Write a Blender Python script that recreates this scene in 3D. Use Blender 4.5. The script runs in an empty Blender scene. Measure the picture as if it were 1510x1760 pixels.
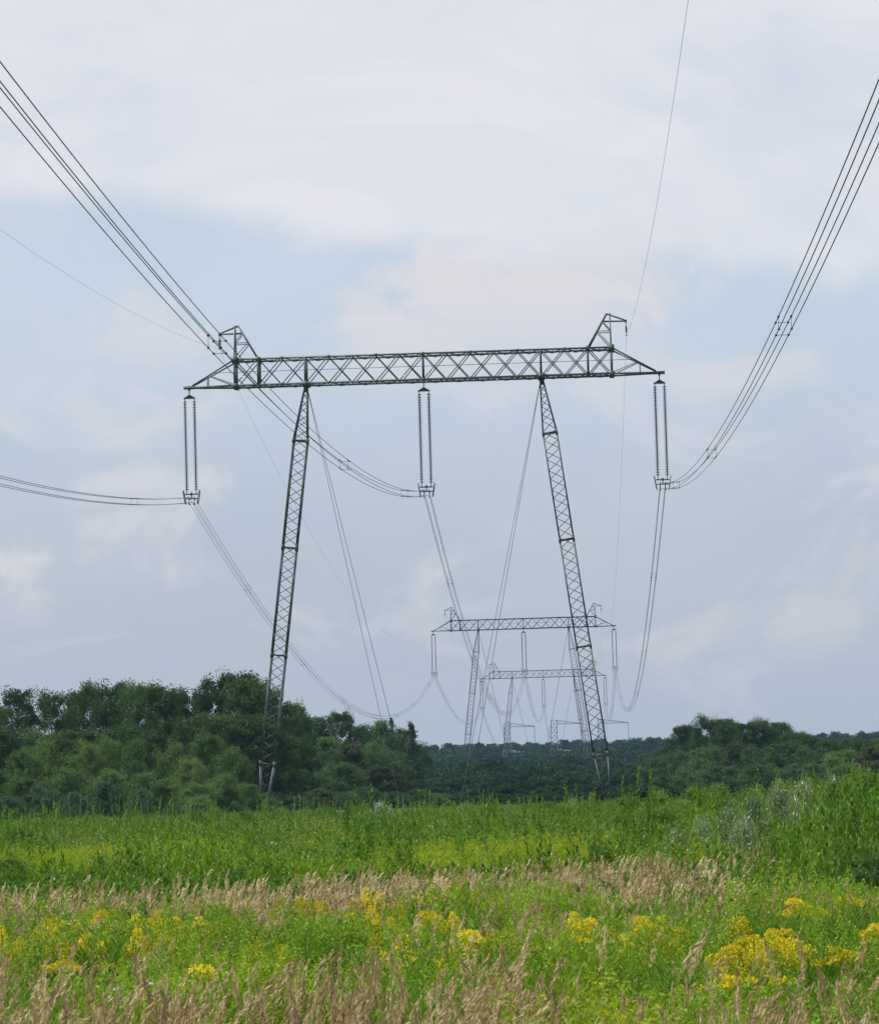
import bpy, math, random
import numpy as np
from mathutils import Vector, Matrix, Quaternion

scene = bpy.context.scene
C = scene.collection
RNG = np.random.default_rng(7)
random.seed(7)

# ------------------------------------------------------------------ camera
CAM_H = 2.4
YAW, PITCH, ROLL = 0.03983, 0.07933, -0.02777
FPX, PW, PH = 5948.0, 1510.0, 1760.0
_F = Vector((-math.sin(YAW) * math.cos(PITCH), math.cos(YAW) * math.cos(PITCH), math.sin(PITCH)))
_R = Vector((math.cos(YAW), math.sin(YAW), 0))
_U = _R.cross(_F)
_R2 = math.cos(ROLL) * _R + math.sin(ROLL) * _U
_U2 = -math.sin(ROLL) * _R + math.cos(ROLL) * _U
cam = bpy.data.cameras.new('camera')
cam.sensor_fit = 'HORIZONTAL'
cam.sensor_width = 36.0
cam.lens = 36.0 * FPX / PW
cam.clip_start = 0.5
cam.clip_end = 20000
cam.dof.use_dof = True
cam.dof.focus_distance = 255.0
cam.dof.aperture_fstop = 30.0
camo = bpy.data.objects.new('camera', cam)
C.objects.link(camo)
M = Matrix.Identity(4)
for i in range(3):
    M[i][0] = _R2[i]; M[i][1] = _U2[i]; M[i][2] = -_F[i]
M[2][3] = CAM_H
camo.matrix_world = M
scene.camera = camo

# ------------------------------------------------------------------ sky, sun, exposure
SUN_EL, SUN_AZ = math.radians(52), math.radians(-105)      # azimuth from +Y, negative = left
world = bpy.data.worlds.new('World')
scene.world = world
world.use_nodes = True
wt = world.node_tree
wt.nodes.clear()
def wn(kind, **kw):
    n = wt.nodes.new(kind)
    for k, v in kw.items():
        setattr(n, k, v)
    return n
def wmath(op, a, b=None, c=None, clamp=False):
    n = wn('ShaderNodeMath', operation=op, use_clamp=clamp)
    for i, v in enumerate((a, b, c)):
        if v is None: continue
        if isinstance(v, (int, float)): n.inputs[i].default_value = v
        else: wt.links.new(v, n.inputs[i])
    return n.outputs[0]
def wsmooth(v, lo, hi, a=0.0, b=1.0):
    n = wn('ShaderNodeMapRange', interpolation_type='SMOOTHSTEP')
    wt.links.new(v, n.inputs[0])
    for i, x in enumerate((lo, hi, a, b)): n.inputs[i + 1].default_value = x
    return n.outputs[0]
def wmix(f, a, b):
    n = wn('ShaderNodeMix', data_type='RGBA')
    if isinstance(f, (int, float)): n.inputs[0].default_value = f
    else: wt.links.new(f, n.inputs[0])
    for s, v in ((6, a), (7, b)):
        if isinstance(v, tuple): n.inputs[s].default_value = (*v, 1)
        else: wt.links.new(v, n.inputs[s])
    return n.outputs[2]
tc = wn('ShaderNodeTexCoord')
sep = wn('ShaderNodeSeparateXYZ'); wt.links.new(tc.outputs['Generated'], sep.inputs[0])
dx, dy, dz = sep.outputs
vel = wmath('ARCSINE', dz)                                # elevation
def wnoise(scale, detail, rough, stretch, off=(0, 0, 0), dist=0.0):
    mp = wn('ShaderNodeMapping')
    wt.links.new(tc.outputs['Generated'], mp.inputs[0])
    mp.inputs['Scale'].default_value = (1, 1, stretch)
    mp.inputs['Location'].default_value = off
    n = wn('ShaderNodeTexNoise')
    n.inputs['Scale'].default_value = scale; n.inputs['Detail'].default_value = detail
    n.inputs['Roughness'].default_value = rough; n.inputs['Distortion'].default_value = dist
    wt.links.new(mp.outputs[0], n.inputs['Vector'])
    return n.outputs[0]
n_big = wnoise(6.5, 6, 0.55, 2.2, (0.35, 0.1, 0.62), 0.6)
n_mid = wnoise(15, 7, 0.58, 1.9, (2.3, 1.1, 0.2), 0.8)
n_edge = wnoise(11, 8, 0.6, 1.6, (5.1, 0.4, 3.2), 0.5)
# a high bright sheet of cloud whose lower edge lies near nine degrees above the horizon
edge = wmath('ADD', vel, wmath('MULTIPLY', wmath('SUBTRACT', n_edge, 0.5), 0.034))
edge = wmath('ADD', edge, wmath('MULTIPLY', dx, 0.12))
deck = wsmooth(edge, 0.146, 0.160)
deck = wmath('MULTIPLY', deck, wsmooth(n_big, 0.28, 0.52, 0.5, 1.0))
# heaped clouds lower down
heap = wmath('MULTIPLY', wsmooth(n_mid, 0.52, 0.70), wsmooth(vel, 0.0, 0.07, 0.2, 0.55))
waz = wmath('ARCTAN2', dx, dy)
n_puff = wnoise(34, 9, 0.62, 1.4, (1.7, 4.1, 0.9), 0.35)
for ca, ce, sa, se, amt in ((-0.020, 0.136, 0.055, 0.024, 1.0), (-0.046, 0.128, 0.030, 0.020, 0.9), (-0.163, 0.062, 0.016, 0.018, 0.8), (0.066, 0.042, 0.020, 0.012, 0.42),
                            (-0.124, 0.130, 0.020, 0.016, 0.6), (0.012, 0.146, 0.035, 0.022, 0.9), (-0.125, 0.088, 0.026, 0.010, 0.6)):
    da = wmath('DIVIDE', wmath('SUBTRACT', waz, ca), sa); de = wmath('DIVIDE', wmath('SUBTRACT', vel, ce), se)
    d2 = wmath('ADD', wmath('MULTIPLY', da, da), wmath('MULTIPLY', de, de))
    puff = wsmooth(wmath('SUBTRACT', wmath('MULTIPLY', n_puff, 3.4), d2), 0.75, 1.55, 0.0, amt)
    puff = wmath('MULTIPLY', puff, wsmooth(de, -1.1, 0.35))
    heap = wmath('MAXIMUM', heap, puff)
grey = wsmooth(n_big, 0.36, 0.64)
sky = wn('ShaderNodeTexSky', sky_type='NISHITA', sun_disc=False)
sky.sun_elevation = SUN_EL; sky.sun_rotation = SUN_AZ
sky.air_density = 1.0; sky.dust_density = 2.2; sky.ozone_density = 1.4
low = wmix(grey, (0.455, 0.525, 0.625), (0.545, 0.58, 0.675))
low = wmix(wsmooth(vel, 0.0, 0.14), (0.45, 0.505, 0.60), low)
mid = wmix(wsmooth(vel, 0.06, 0.15, 0.0, 0.62), low, (0.575, 0.685, 0.785))
col = wmix(heap, mid, (0.72, 0.695, 0.735))
n_fine = wnoise(13, 9, 0.6, 2.6, (7.3, 2.2, 1.4), 1.2)
col = wmix(deck, col, wmix(wsmooth(n_fine, 0.36, 0.62), (0.735, 0.75, 0.805), (0.795, 0.785, 0.83)))
bg_sky = wn('ShaderNodeBackground'); bg_sky.inputs[1].default_value = 0.10
wt.links.new(sky.outputs[0], bg_sky.inputs[0])
bg_cl = wn('ShaderNodeBackground'); bg_cl.inputs[1].default_value = 1.0
wt.links.new(col, bg_cl.inputs[0])
mx = wn('ShaderNodeMixShader'); mx.inputs[0].default_value = 0.88
wt.links.new(bg_sky.outputs[0], mx.inputs[1]); wt.links.new(bg_cl.outputs[0], mx.inputs[2])
wo = wn('ShaderNodeOutputWorld'); wt.links.new(mx.outputs[0], wo.inputs[0])

sun = bpy.data.lights.new('sun', 'SUN')
sun.energy = 4.8; sun.angle = math.radians(6); sun.color = (1.0, 0.95, 0.86)
suno = bpy.data.objects.new('sun', sun); C.objects.link(suno)
sd = Vector((math.sin(SUN_AZ) * math.cos(SUN_EL), math.cos(SUN_AZ) * math.cos(SUN_EL), math.sin(SUN_EL)))
suno.rotation_euler = (-sd).to_track_quat('-Z', 'Y').to_euler()
suno.location = (0, 0, 120)

scene.view_settings.view_transform = 'Standard'
scene.view_settings.look = 'None'
scene.view_settings.exposure = 0.12
scene.view_settings.gamma = 1.0
scene.view_settings.use_curve_mapping = False
scene.render.engine = 'CYCLES'
scene.cycles.use_denoising = True
scene.cycles.max_bounces = 6
scene.cycles.diffuse_bounces = 3
scene.cycles.transmission_bounces = 4
scene.cycles.transparent_max_bounces = 8
scene.cycles.volume_bounces = 0

# ------------------------------------------------------------------ helpers
def ray(px, py):
    return _F + _R2 * ((px - PW / 2) / FPX) - _U2 * ((py - PH / 2) / FPX)
def at(px, py, Y):
    """point of the place seen along a sight line, Y metres out"""
    d = ray(px, py); t = Y / d.y
    return Vector((t * d.x, Y, CAM_H + t * d.z))
def horizon(px):
    lo, hi = 0.0, 1760.0
    for _ in range(30):
        m = (lo + hi) / 2
        if ray(px, m).z > 0: lo = m
        else: hi = m
    return lo
def tag(o, label=None, cat=None, group=None, kind=None):
    if label: o['label'] = label
    if cat: o['category'] = cat
    if group: o['group'] = group
    if kind: o['kind'] = kind
    return o
def empty(name, loc=(0, 0, 0), rz=0.0):
    o = bpy.data.objects.new(name, None); C.objects.link(o)
    o.location = loc; o.rotation_euler = (0, 0, rz); o.empty_display_size = 0.3
    return o
def link(name, me, parent=None, mat=None):
    if mat is not None and not me.materials: me.materials.append(mat)
    o = bpy.data.objects.new(name, me); C.objects.link(o)
    if parent is not None: o.parent = parent
    return o
def copy_tree(o, parent=None):
    c = o.copy(); C.objects.link(c)
    if parent is not None: c.parent = parent
    for ch in list(o.children): copy_tree(ch, c)
    return c
ORD = ['first', 'second', 'third', 'fourth', 'fifth', 'sixth', 'seventh', 'eighth', 'ninth', 'tenth', 'eleventh', 'twelfth',
       'thirteenth', 'fourteenth', 'fifteenth', 'sixteenth', 'seventeenth', 'eighteenth', 'nineteenth', 'twentieth',
       'twenty-first', 'twenty-second', 'twenty-third', 'twenty-fourth', 'twenty-fifth', 'twenty-sixth', 'twenty-seventh',
       'twenty-eighth', 'twenty-ninth', 'thirtieth', 'thirty-first', 'thirty-second', 'thirty-third', 'thirty-fourth', 'thirty-fifth']
def poly_mesh(name, verts, faces, mats=(), midx=None, smooth=False):
    """verts (N,3) array, faces (F,4) or (F,3) array or list of such arrays"""
    if not isinstance(faces, list): faces = [faces]
    faces = [np.asarray(f, dtype=np.int32) for f in faces if len(f)]
    me = bpy.data.meshes.new(name)
    v = np.asarray(verts, dtype=np.float32)
    me.vertices.add(len(v)); me.vertices.foreach_set('co', v.ravel())
    idx = np.concatenate([f.ravel() for f in faces])
    tot = np.concatenate([np.full(len(f), f.shape[1], dtype=np.int32) for f in faces])
    start = np.concatenate([[0], np.cumsum(tot)[:-1]]).astype(np.int32)
    me.loops.add(len(idx)); me.loops.foreach_set('vertex_index', idx)
    me.polygons.add(len(tot)); me.polygons.foreach_set('loop_start', start)
    if midx is not None: me.polygons.foreach_set('material_index', np.asarray(midx, dtype=np.int32))
    if smooth: me.polygons.foreach_set('use_smooth', np.ones(len(tot), dtype=bool))
    for m in mats: me.materials.append(m)
    me.update(calc_edges=True)
    return me
BOXF = np.array([(0, 1, 2, 3), (7, 6, 5, 4), (0, 4, 5, 1), (1, 5, 6, 2), (2, 6, 7, 3), (3, 7, 4, 0)])
class Bld:
    """collects pieces of one mesh"""
    def __init__(s): s.v = []; s.f = []; s.n = 0; s.t = []
    def add(s, verts, quads):
        s.v.append(np.asarray(verts, float)); s.f.append(np.asarray(quads) + s.n); s.n += len(verts)
    def bar(s, p, q, w, h=None):
        p = Vector(p); q = Vector(q); h = h or w
        a = (q - p).normalized(); r = Vector((0, 0, 1)) if abs(a.z) < 0.9 else Vector((0, 1, 0))
        x = a.cross(r).normalized() * (w / 2); y = x.cross(a).normalized() * (h / 2)
        s.add([p - x - y, p + x - y, p + x + y, p - x + y, q - x - y, q + x - y, q + x + y, q - x + y], BOXF)
    def box(s, c, d):
        c = Vector(c)
        s.bar(c - Vector((0, 0, d[2] / 2)), c + Vector((0, 0, d[2] / 2)), d[0], d[1])
    def tube(s, pts, rad, n=5, caps=True):
        pts = [Vector(p) for p in pts]
        if not hasattr(rad, '__len__'): rad = [rad] * len(pts)
        V = []; prev = None
        for i, p in enumerate(pts):
            a = (pts[min(i + 1, len(pts) - 1)] - pts[max(i - 1, 0)]).normalized()
            if prev is None:
                prev = a.cross(Vector((0, 0, 1)) if abs(a.z) < 0.9 else Vector((1, 0, 0))).normalized()
            prev = (prev - a * prev.dot(a)).normalized(); y = a.cross(prev)
            for k in range(n):
                t = 2 * math.pi * k / n
                V.append(p + (prev * math.cos(t) + y * math.sin(t)) * rad[i])
        F = []
        for i in range(len(pts) - 1):
            for k in range(n):
                F.append((i * n + k, i * n + (k + 1) % n, (i + 1) * n + (k + 1) % n, (i + 1) * n + k))
        s.add(V, F)
    def lathe(s, prof, n=8, at=(0, 0, 0)):
        V = []
        for r, z in prof:
            for k in range(n):
                t = 2 * math.pi * k / n
                V.append((at[0] + r * math.cos(t), at[1] + r * math.sin(t), at[2] + z))
        F = [(i * n + k, i * n + (k + 1) % n, (i + 1) * n + (k + 1) % n, (i + 1) * n + k) for i in range(len(prof) - 1) for k in range(n)]
        s.add(V, F)
    def mesh(s, name, mat=None, smooth=False):
        return poly_mesh(name, np.concatenate(s.v), np.concatenate(s.f), (mat,) if mat else (), smooth=smooth)
    def build(s, name, mat, parent=None, smooth=False):
        return link(name, s.mesh(name, mat, smooth), parent)

# ------------------------------------------------------------------ materials
def new_mat(name):
    m = bpy.data.materials.new(name); m.use_nodes = True
    nt = m.node_tree; nt.nodes.clear()
    return m, nt
def node(nt, kind, **kw):
    n = nt.nodes.new(kind)
    for k, v in kw.items(): setattr(n, k, v)
    return n
def ramp(nt, fac, stops):
    r = node(nt, 'ShaderNodeValToRGB')
    els = r.color_ramp.elements
    while len(els) < len(stops): els.new(0.5)
    for e, (p, c) in zip(els, stops): e.position = p; e.color = (*c, 1)
    nt.links.new(fac, r.inputs[0])
    return r.outputs[0]
def leaf_mat(name, c0, c1, c2, trans=0.35, rough=0.5, patch=0.35, spec=0.35):
    """foliage: colour differs from plant to plant and from spray to spray"""
    m, nt = new_mat(name)
    oi = node(nt, 'ShaderNodeObjectInfo'); geo = node(nt, 'ShaderNodeNewGeometry'); tcn = node(nt, 'ShaderNodeTexCoord')
    ns = node(nt, 'ShaderNodeTexNoise'); ns.inputs['Scale'].default_value = patch; ns.inputs['Detail'].default_value = 3
    nt.links.new(tcn.outputs['Object'], ns.inputs['Vector'])
    ns2 = node(nt, 'ShaderNodeTexNoise'); ns2.inputs['Scale'].default_value = 0.16; ns2.inputs['Detail'].default_value = 3
    nt.links.new(geo.outputs['Position'], ns2.inputs['Vector'])
    def mth(op, a, b):
        n = node(nt, 'ShaderNodeMath', operation=op)
        for i, v in enumerate((a, b)):
            if isinstance(v, (int, float)): n.inputs[i].default_value = v
            else: nt.links.new(v, n.inputs[i])
        return n.outputs[0]
    a = mth('MULTIPLY', oi.outputs['Random'], 0.55)
    b = mth('MULTIPLY', geo.outputs['Random Per Island'], 0.22)
    c = mth('MULTIPLY', ns.outputs[0], 0.44)
    d = mth('MULTIPLY', ns2.outputs[0], 0.80)
    f = mth('SUBTRACT', mth('ADD', mth('ADD', a, b), mth('ADD', c, d)), 0.50)
    col = ramp(nt, f, [(0.18, c0), (0.5, c1), (0.85, c2)])
    p = node(nt, 'ShaderNodeBsdfPrincipled'); p.inputs['Roughness'].default_value = rough
    p.inputs['Specular IOR Level'].default_value = spec
    nt.links.new(col, p.inputs['Base Color'])
    t = node(nt, 'ShaderNodeBsdfTranslucent')
    hs = node(nt, 'ShaderNodeHueSaturation'); hs.inputs['Hue'].default_value = 0.49; hs.inputs['Saturation'].default_value = 1.1; hs.inputs['Value'].default_value = 1.25
    nt.links.new(col, hs.inputs['Color']); nt.links.new(hs.outputs[0], t.inputs['Color'])
    mxs = node(nt, 'ShaderNodeMixShader'); mxs.inputs[0].default_value = trans
    nt.links.new(p.outputs[0], mxs.inputs[1]); nt.links.new(t.outputs[0], mxs.inputs[2])
    o = node(nt, 'ShaderNodeOutputMaterial'); nt.links.new(mxs.outputs[0], o.inputs[0])
    return m
def solid_mat(name, c0, c1, rough=0.6, metal=0.0, scale=3.0, spec=0.5):
    m, nt = new_mat(name)
    tcn = node(nt, 'ShaderNodeTexCoord'); ns = node(nt, 'ShaderNodeTexNoise')
    ns.inputs['Scale'].default_value = scale; ns.inputs['Detail'].default_value = 5
    nt.links.new(tcn.outputs['Object'], ns.inputs['Vector'])
    col = ramp(nt, ns.outputs[0], [(0.3, c0), (0.7, c1)])
    p = node(nt, 'ShaderNodeBsdfPrincipled'); p.inputs['Roughness'].default_value = rough; p.inputs['Metallic'].default_value = metal
    p.inputs['Specular IOR Level'].default_value = spec
    nt.links.new(col, p.inputs['Base Color'])
    o = node(nt, 'ShaderNodeOutputMaterial'); nt.links.new(p.outputs[0], o.inputs[0])
    return m
STEEL = solid_mat('weathered_galvanised_steel', (0.026, 0.034, 0.040), (0.085, 0.10, 0.108), 0.6, 0.2, 0.9)
_nt = STEEL.node_tree; _p = next(n for n in _nt.nodes if n.type == 'BSDF_PRINCIPLED'); _c = _p.inputs['Base Color'].links[0].from_socket
_oi = node(_nt, 'ShaderNodeObjectInfo'); _mr = node(_nt, 'ShaderNodeMapRange'); _mr.inputs[3].default_value = 0.65; _mr.inputs[4].default_value = 1.5
_hs = node(_nt, 'ShaderNodeHueSaturation'); _nt.links.new(_oi.outputs['Random'], _mr.inputs[0]); _nt.links.new(_mr.outputs[0], _hs.inputs['Value'])
_nt.links.new(_c, _hs.inputs['Color']); _nt.links.new(_hs.outputs[0], _p.inputs['Base Color'])
STEEL_PALE = solid_mat('pale_galvanised_steel', (0.42, 0.44, 0.45), (0.62, 0.64, 0.64), 0.5, 0.1, 1.2)
CABLE = solid_mat('weathered_aluminium_cable', (0.045, 0.047, 0.05), (0.075, 0.078, 0.08), 0.6, 0.3, 0.5)
GLASS = solid_mat('dark_insulator_glass', (0.02, 0.035, 0.033), (0.04, 0.06, 0.055), 0.25, 0.0, 2.0)
CONCRETE = solid_mat('footing_concrete', (0.28, 0.27, 0.25), (0.40, 0.39, 0.36), 0.9, 0, 4)
BARK = solid_mat('grey_brown_bark', (0.05, 0.042, 0.034), (0.13, 0.115, 0.10), 0.9, 0, 3, 0.2)
BARK_PALE = solid_mat('pale_bark', (0.20, 0.19, 0.17), (0.42, 0.41, 0.38), 0.85, 0, 2, 0.2)
L_DARK = leaf_mat('dark_tree_leaves', (0.022, 0.054, 0.012), (0.040, 0.086, 0.018), (0.066, 0.124, 0.027), 0.25, spec=0.12)
L_TEAL = leaf_mat('cool_green_leaves', (0.028, 0.068, 0.022), (0.050, 0.112, 0.036), (0.080, 0.155, 0.050), 0.28, spec=0.12)
L_WILLOW = leaf_mat('willow_leaves', (0.048, 0.098, 0.024), (0.080, 0.155, 0.038), (0.125, 0.205, 0.056), 0.3, spec=0.15)
L_BLUE = leaf_mat('bluish_willow_leaves', (0.036, 0.080, 0.036), (0.058, 0.122, 0.056), (0.085, 0.160, 0.075), 0.25, spec=0.15)
L_RUST = leaf_mat('brownish_green_leaves', (0.034, 0.052, 0.020), (0.055, 0.078, 0.028), (0.08, 0.10, 0.04), 0.25, spec=0.12)
L_PINE = leaf_mat('pine_needles', (0.016, 0.040, 0.016), (0.030, 0.066, 0.025), (0.048, 0.092, 0.034), 0.12)
L_DEEP = leaf_mat('deep_forest_leaves', (0.010, 0.028, 0.012), (0.018, 0.044, 0.018), (0.030, 0.066, 0.026), 0.15, 0.7, spec=0.05)
L_GREY = leaf_mat('grey_willow_leaves', (0.095, 0.165, 0.055), (0.150, 0.225, 0.090), (0.25, 0.32, 0.17), 0.25, 0.38, 1.2, 0.6)
L_BRUSH = leaf_mat('bright_scrub_leaves', (0.042, 0.110, 0.011), (0.082, 0.180, 0.018), (0.140, 0.255, 0.032), 0.35, 0.48, 0.9, 0.3)
L_HERB = leaf_mat('meadow_herb_leaves', (0.050, 0.135, 0.010), (0.095, 0.215, 0.017), (0.165, 0.30, 0.030), 0.4, 0.5, 1.2, 0.25)
L_LIME = leaf_mat('young_goldenrod_leaves', (0.11, 0.22, 0.016), (0.18, 0.31, 0.024), (0.26, 0.39, 0.036), 0.4, 0.5, 1.5, 0.3)
L_TIP = leaf_mat('budding_goldenrod_tips', (0.16, 0.26, 0.018), (0.23, 0.32, 0.022), (0.32, 0.38, 0.028), 0.4, 0.6, 1.5, 0.2)
L_DRY = leaf_mat('dry_reed_grass', (0.25, 0.188, 0.090), (0.38, 0.295, 0.155), (0.52, 0.425, 0.25), 0.25, 0.6, 2.0, 0.3)
L_STALK = leaf_mat('green_grass_blades', (0.07, 0.14, 0.025), (0.12, 0.20, 0.04), (0.20, 0.26, 0.07), 0.4, 0.45, 2.0, 0.4)
YELLOW = leaf_mat('golden_yellow_blossom', (0.42, 0.37, 0.012), (0.57, 0.49, 0.016), (0.70, 0.62, 0.035), 0.3, 0.6, 3.0, 0.2)
LEMON = leaf_mat('greenish_yellow_blossom', (0.22, 0.27, 0.016), (0.31, 0.33, 0.02), (0.42, 0.40, 0.028), 0.35, 0.6, 3.0, 0.2)
WHITE = leaf_mat('white_down_and_glints', (0.55, 0.53, 0.48), (0.72, 0.70, 0.66), (0.82, 0.81, 0.78), 0.3, 0.7, 3.0, 0.2)  # thistle down, and the painted glint specks on the scrub
# ground
gm, nt = new_mat('meadow_soil_and_turf')
geo = node(nt, 'ShaderNodeNewGeometry'); n1 = node(nt, 'ShaderNodeTexNoise'); n1.inputs['Scale'].default_value = 0.06; n1.inputs['Detail'].default_value = 9
nt.links.new(geo.outputs['Position'], n1.inputs['Vector'])
gcol = ramp(nt, n1.outputs[0], [(0.3, (0.035, 0.075, 0.018)), (0.52, (0.06, 0.115, 0.022)), (0.72, (0.11, 0.15, 0.04))])
p = node(nt, 'ShaderNodeBsdfPrincipled'); p.inputs['Roughness'].default_value = 0.95; p.inputs['Specular IOR Level'].default_value = 0.1
nt.links.new(gcol, p.inputs['Base Color'])
bp = node(nt, 'ShaderNodeBump'); bp.inputs['Strength'].default_value = 0.6; n2 = node(nt, 'ShaderNodeTexNoise'); n2.inputs['Scale'].default_value = 2.5; n2.inputs['Detail'].default_value = 6
nt.links.new(geo.outputs['Position'], n2.inputs['Vector']); nt.links.new(n2.outputs[0], bp.inputs['Height']); nt.links.new(bp.outputs[0], p.inputs['Normal'])
o_ = node(nt, 'ShaderNodeOutputMaterial'); nt.links.new(p.outputs[0], o_.inputs[0])

# ------------------------------------------------------------------ ground
def make_ground():
    xs = np.concatenate([np.linspace(-6000, -220, 18), np.linspace(-200, 200, 81), np.linspace(220, 6000, 18)])
    ys = np.concatenate([np.linspace(-2500, -20, 14), np.linspace(0, 500, 101), np.linspace(520, 9000, 40)])
    X, Y = np.meshgrid(xs, ys)
    Z = 0.05 * np.sin(X * 0.31 + 1.3 * np.sin(Y * 0.17)) + 0.05 * np.sin(Y * 0.23 + X * 0.11) - 0.08
    nx, ny = len(xs), len(ys)
    i, j = np.meshgrid(np.arange(nx - 1), np.arange(ny - 1))
    a = (j * nx + i).ravel()
    F = np.stack([a, a + 1, a + nx + 1, a + nx], 1)
    me = poly_mesh('meadow_ground', np.stack([X.ravel(), Y.ravel(), Z.ravel()], 1), F, (gm,), smooth=True)
    tag(link('ground', me), 'flat overgrown meadow ground under the power line', 'ground', kind='structure')
make_ground()

# ------------------------------------------------------------------ power line
X0, HB = -11.42, 33.45                  # lateral place of the middle phase, height of the beam's lower chord
T1, T2, T3, T4, TP = 263.0, 690.0, 1009.0, 1332.0, -93.0
BH, BD = 2.0, 1.7                       # beam height and depth
WIRE_Z = HB - 8.6
KSAG = 2.7e-4
_barmesh = {}
def piece(name, p, q, w, parent, mat=STEEL, h=None):
    """one bar as an object of its own; alike bars share their mesh"""
    p = Vector(p); q = Vector(q); L = (q - p).length; h = h or w
    k = (round(L, 3), w, h)
    if k not in _barmesh:
        b = Bld(); b.bar((0, 0, 0), (0, 0, L), w, h); _barmesh[k] = b.mesh(name, mat)
    o = link(name, _barmesh[k], parent)
    o.location = p; o.rotation_mode = 'QUATERNION'; o.rotation_quaternion = (q - p).to_track_quat('Z', 'Y')
    return o

def portal_tower(Y, label, detail):
    root = tag(empty('portal_tower', (X0, Y, 0)), label, 'pylon', 'guyed portal pylons of the power line')
    k = 1.0
    fy = (-BD / 2, BD / 2)
    z0, z1 = HB, HB + BH
    # ---- cross beam
    b = Bld()
    for y in fy:
        b.bar((-14.4, y, z1), (14.4, y, z1), 0.13)
        b.bar((-14.4, y, z0), (14.4, y, z0), 0.15)
        for s in (-1, 1):
            b.bar((s * 14.4, y, z0), (s * 18.1, y * 0.14, z0 + 0.02), 0.14)
            b.bar((s * 14.4, y, z1), (s * 17.75, y * 0.2, z0 + 0.14), 0.11)
    for s in (-1, 1):
        b.box((s * 18.0, 0, z0 + 0.03), (0.85, 0.34, 0.22))
        b.box((s * 14.4, 0, z1), (0.46, BD + 0.24, 0.42))
        b.box((s * 14.4, 0, z0), (0.36, BD + 0.22, 0.34))
        b.box((s * 9.0, 0, z0), (0.5, BD + 0.2, 0.34))
        b.box((s * 12.6, 0, z1), (0.3, BD + 0.2, 0.3))
    beam = b.build('cross_beam', STEEL, root)
    nodes = [i * 1.8 for i in range(-8, 9)]
    jb = Bld()
    def put(name, p, q, w):
        if detail: piece(name, p, q, w, beam)
        else: jb.bar(p, q, w)
    for y in fy:
        yy = y * 1.02
        for a, c in zip(nodes[:-1], nodes[1:]):
            put('diagonal_brace', (a + 0.07, yy, z0 + 0.05), (c - 0.07, yy, z1 - 0.05), 0.07)
            put('diagonal_brace', (a + 0.07, yy * 0.94, z1 - 0.05), (c - 0.07, yy * 0.94, z0 + 0.05), 0.07)
        for x in (-14.4, -12.6, -9, 0, 9, 12.6, 14.4):
            put('post', (x, y, z0), (x, y, z1), 0.16 if abs(x) in (12.6, 14.4, 9) else 0.11)
        for s in (-1, 1):
            xm = s * 16.55
            put('post', (xm, y * 0.5, z0 + 0.02), (xm, y * 0.5, z0 + 0.80), 0.06)
            put('diagonal_brace', (s * 14.45, y, z0 + 0.08), (s * 16.4, y * 0.55, z0 + 0.88), 0.06)
    put('rail', (-16.2, 0, z0 + 1.12), (16.2, 0, z0 + 1.12), 0.035)
    if not detail: tag(jb.build('bracing', STEEL, beam), kind='stuff')
    lb = Bld()                                            # lacing of the upper and lower face
    for i, (a, c) in enumerate(zip(nodes[:-1], nodes[1:])):
        m = (a + c) / 2
        for z in (z0, z1):
            lb.bar((a, fy[0], z), (m, fy[1], z + 0.004), 0.06); lb.bar((m, fy[1], z - 0.004), (c, fy[0], z), 0.06)
            lb.bar((a, fy[0], z), (a, fy[1], z), 0.07)
            lb.box((m, fy[1], z), (0.3, 0.19, 0.2)); 
            if i % 2 == 0: lb.box((a, fy[0], z), (0.28, 0.19, 0.2))
    for s in (-1, 1):
        for t in (0.3, 0.6):
            x = s * (14.4 + 3.6 * t)
            lb.bar((x, -BD / 2 * (1 - t * .86), z0), (x, BD / 2 * (1 - t * .86), z0), 0.06)
    tag(lb.build('face_lacing', STEEL, beam), kind='stuff')
    # ---- earth wire peaks
    for s in (-1, 1):
        pb = Bld()
        ap = (s * 14.12, 0, z1 + 2.68)
        for y in fy:
            e = y * 0.22
            pb.bar((s * 14.4, y, z1), (s * 14.38, e, z1 + 2.58), 0.10)
            pb.bar((s * 12.6, y, z1), (s * 14.12, e, z1 + 2.68), 0.10)
            pb.bar((s * 14.12, e, z1 + 2.68), (s * 15.6, e * .4, z1 + 2.12), 0.075)
            pb.bar((s * 13.75, e * 1.3, z1 + 2.1), (s * 15.6, e * .4, z1 + 2.08), 0.075)
        pb.box((s * 14.25, 0, z1 + 2.64), (0.42, 0.3, 0.12)); pb.box((s * 15.58, 0, z1 + 2.08), (0.16, 0.16, 0.2))
        pk = pb.build('earth_wire_peak', STEEL, root)
        for y in fy:
            for (xa, za, xb, zb) in ((14.39, 1.30, 13.42, 1.30), (13.42, 1.24, 14.39, 0.12), (14.39, 1.38, 13.85, 2.02)):
                fa = 1 - za / 2.68 * .78; fb = 1 - zb / 2.68 * .78
                if detail: piece('peak_brace', (s * xa, y * fa, z1 + za), (s * xb, y * fb, z1 + zb), 0.055, pk)
                else: pb.bar((s * xa, y * fa, z1 + za), (s * xb, y * fb, z1 + zb), 0.055)
        if not detail:
            pk.data = pb.mesh('earth_wire_peak', STEEL)
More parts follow.
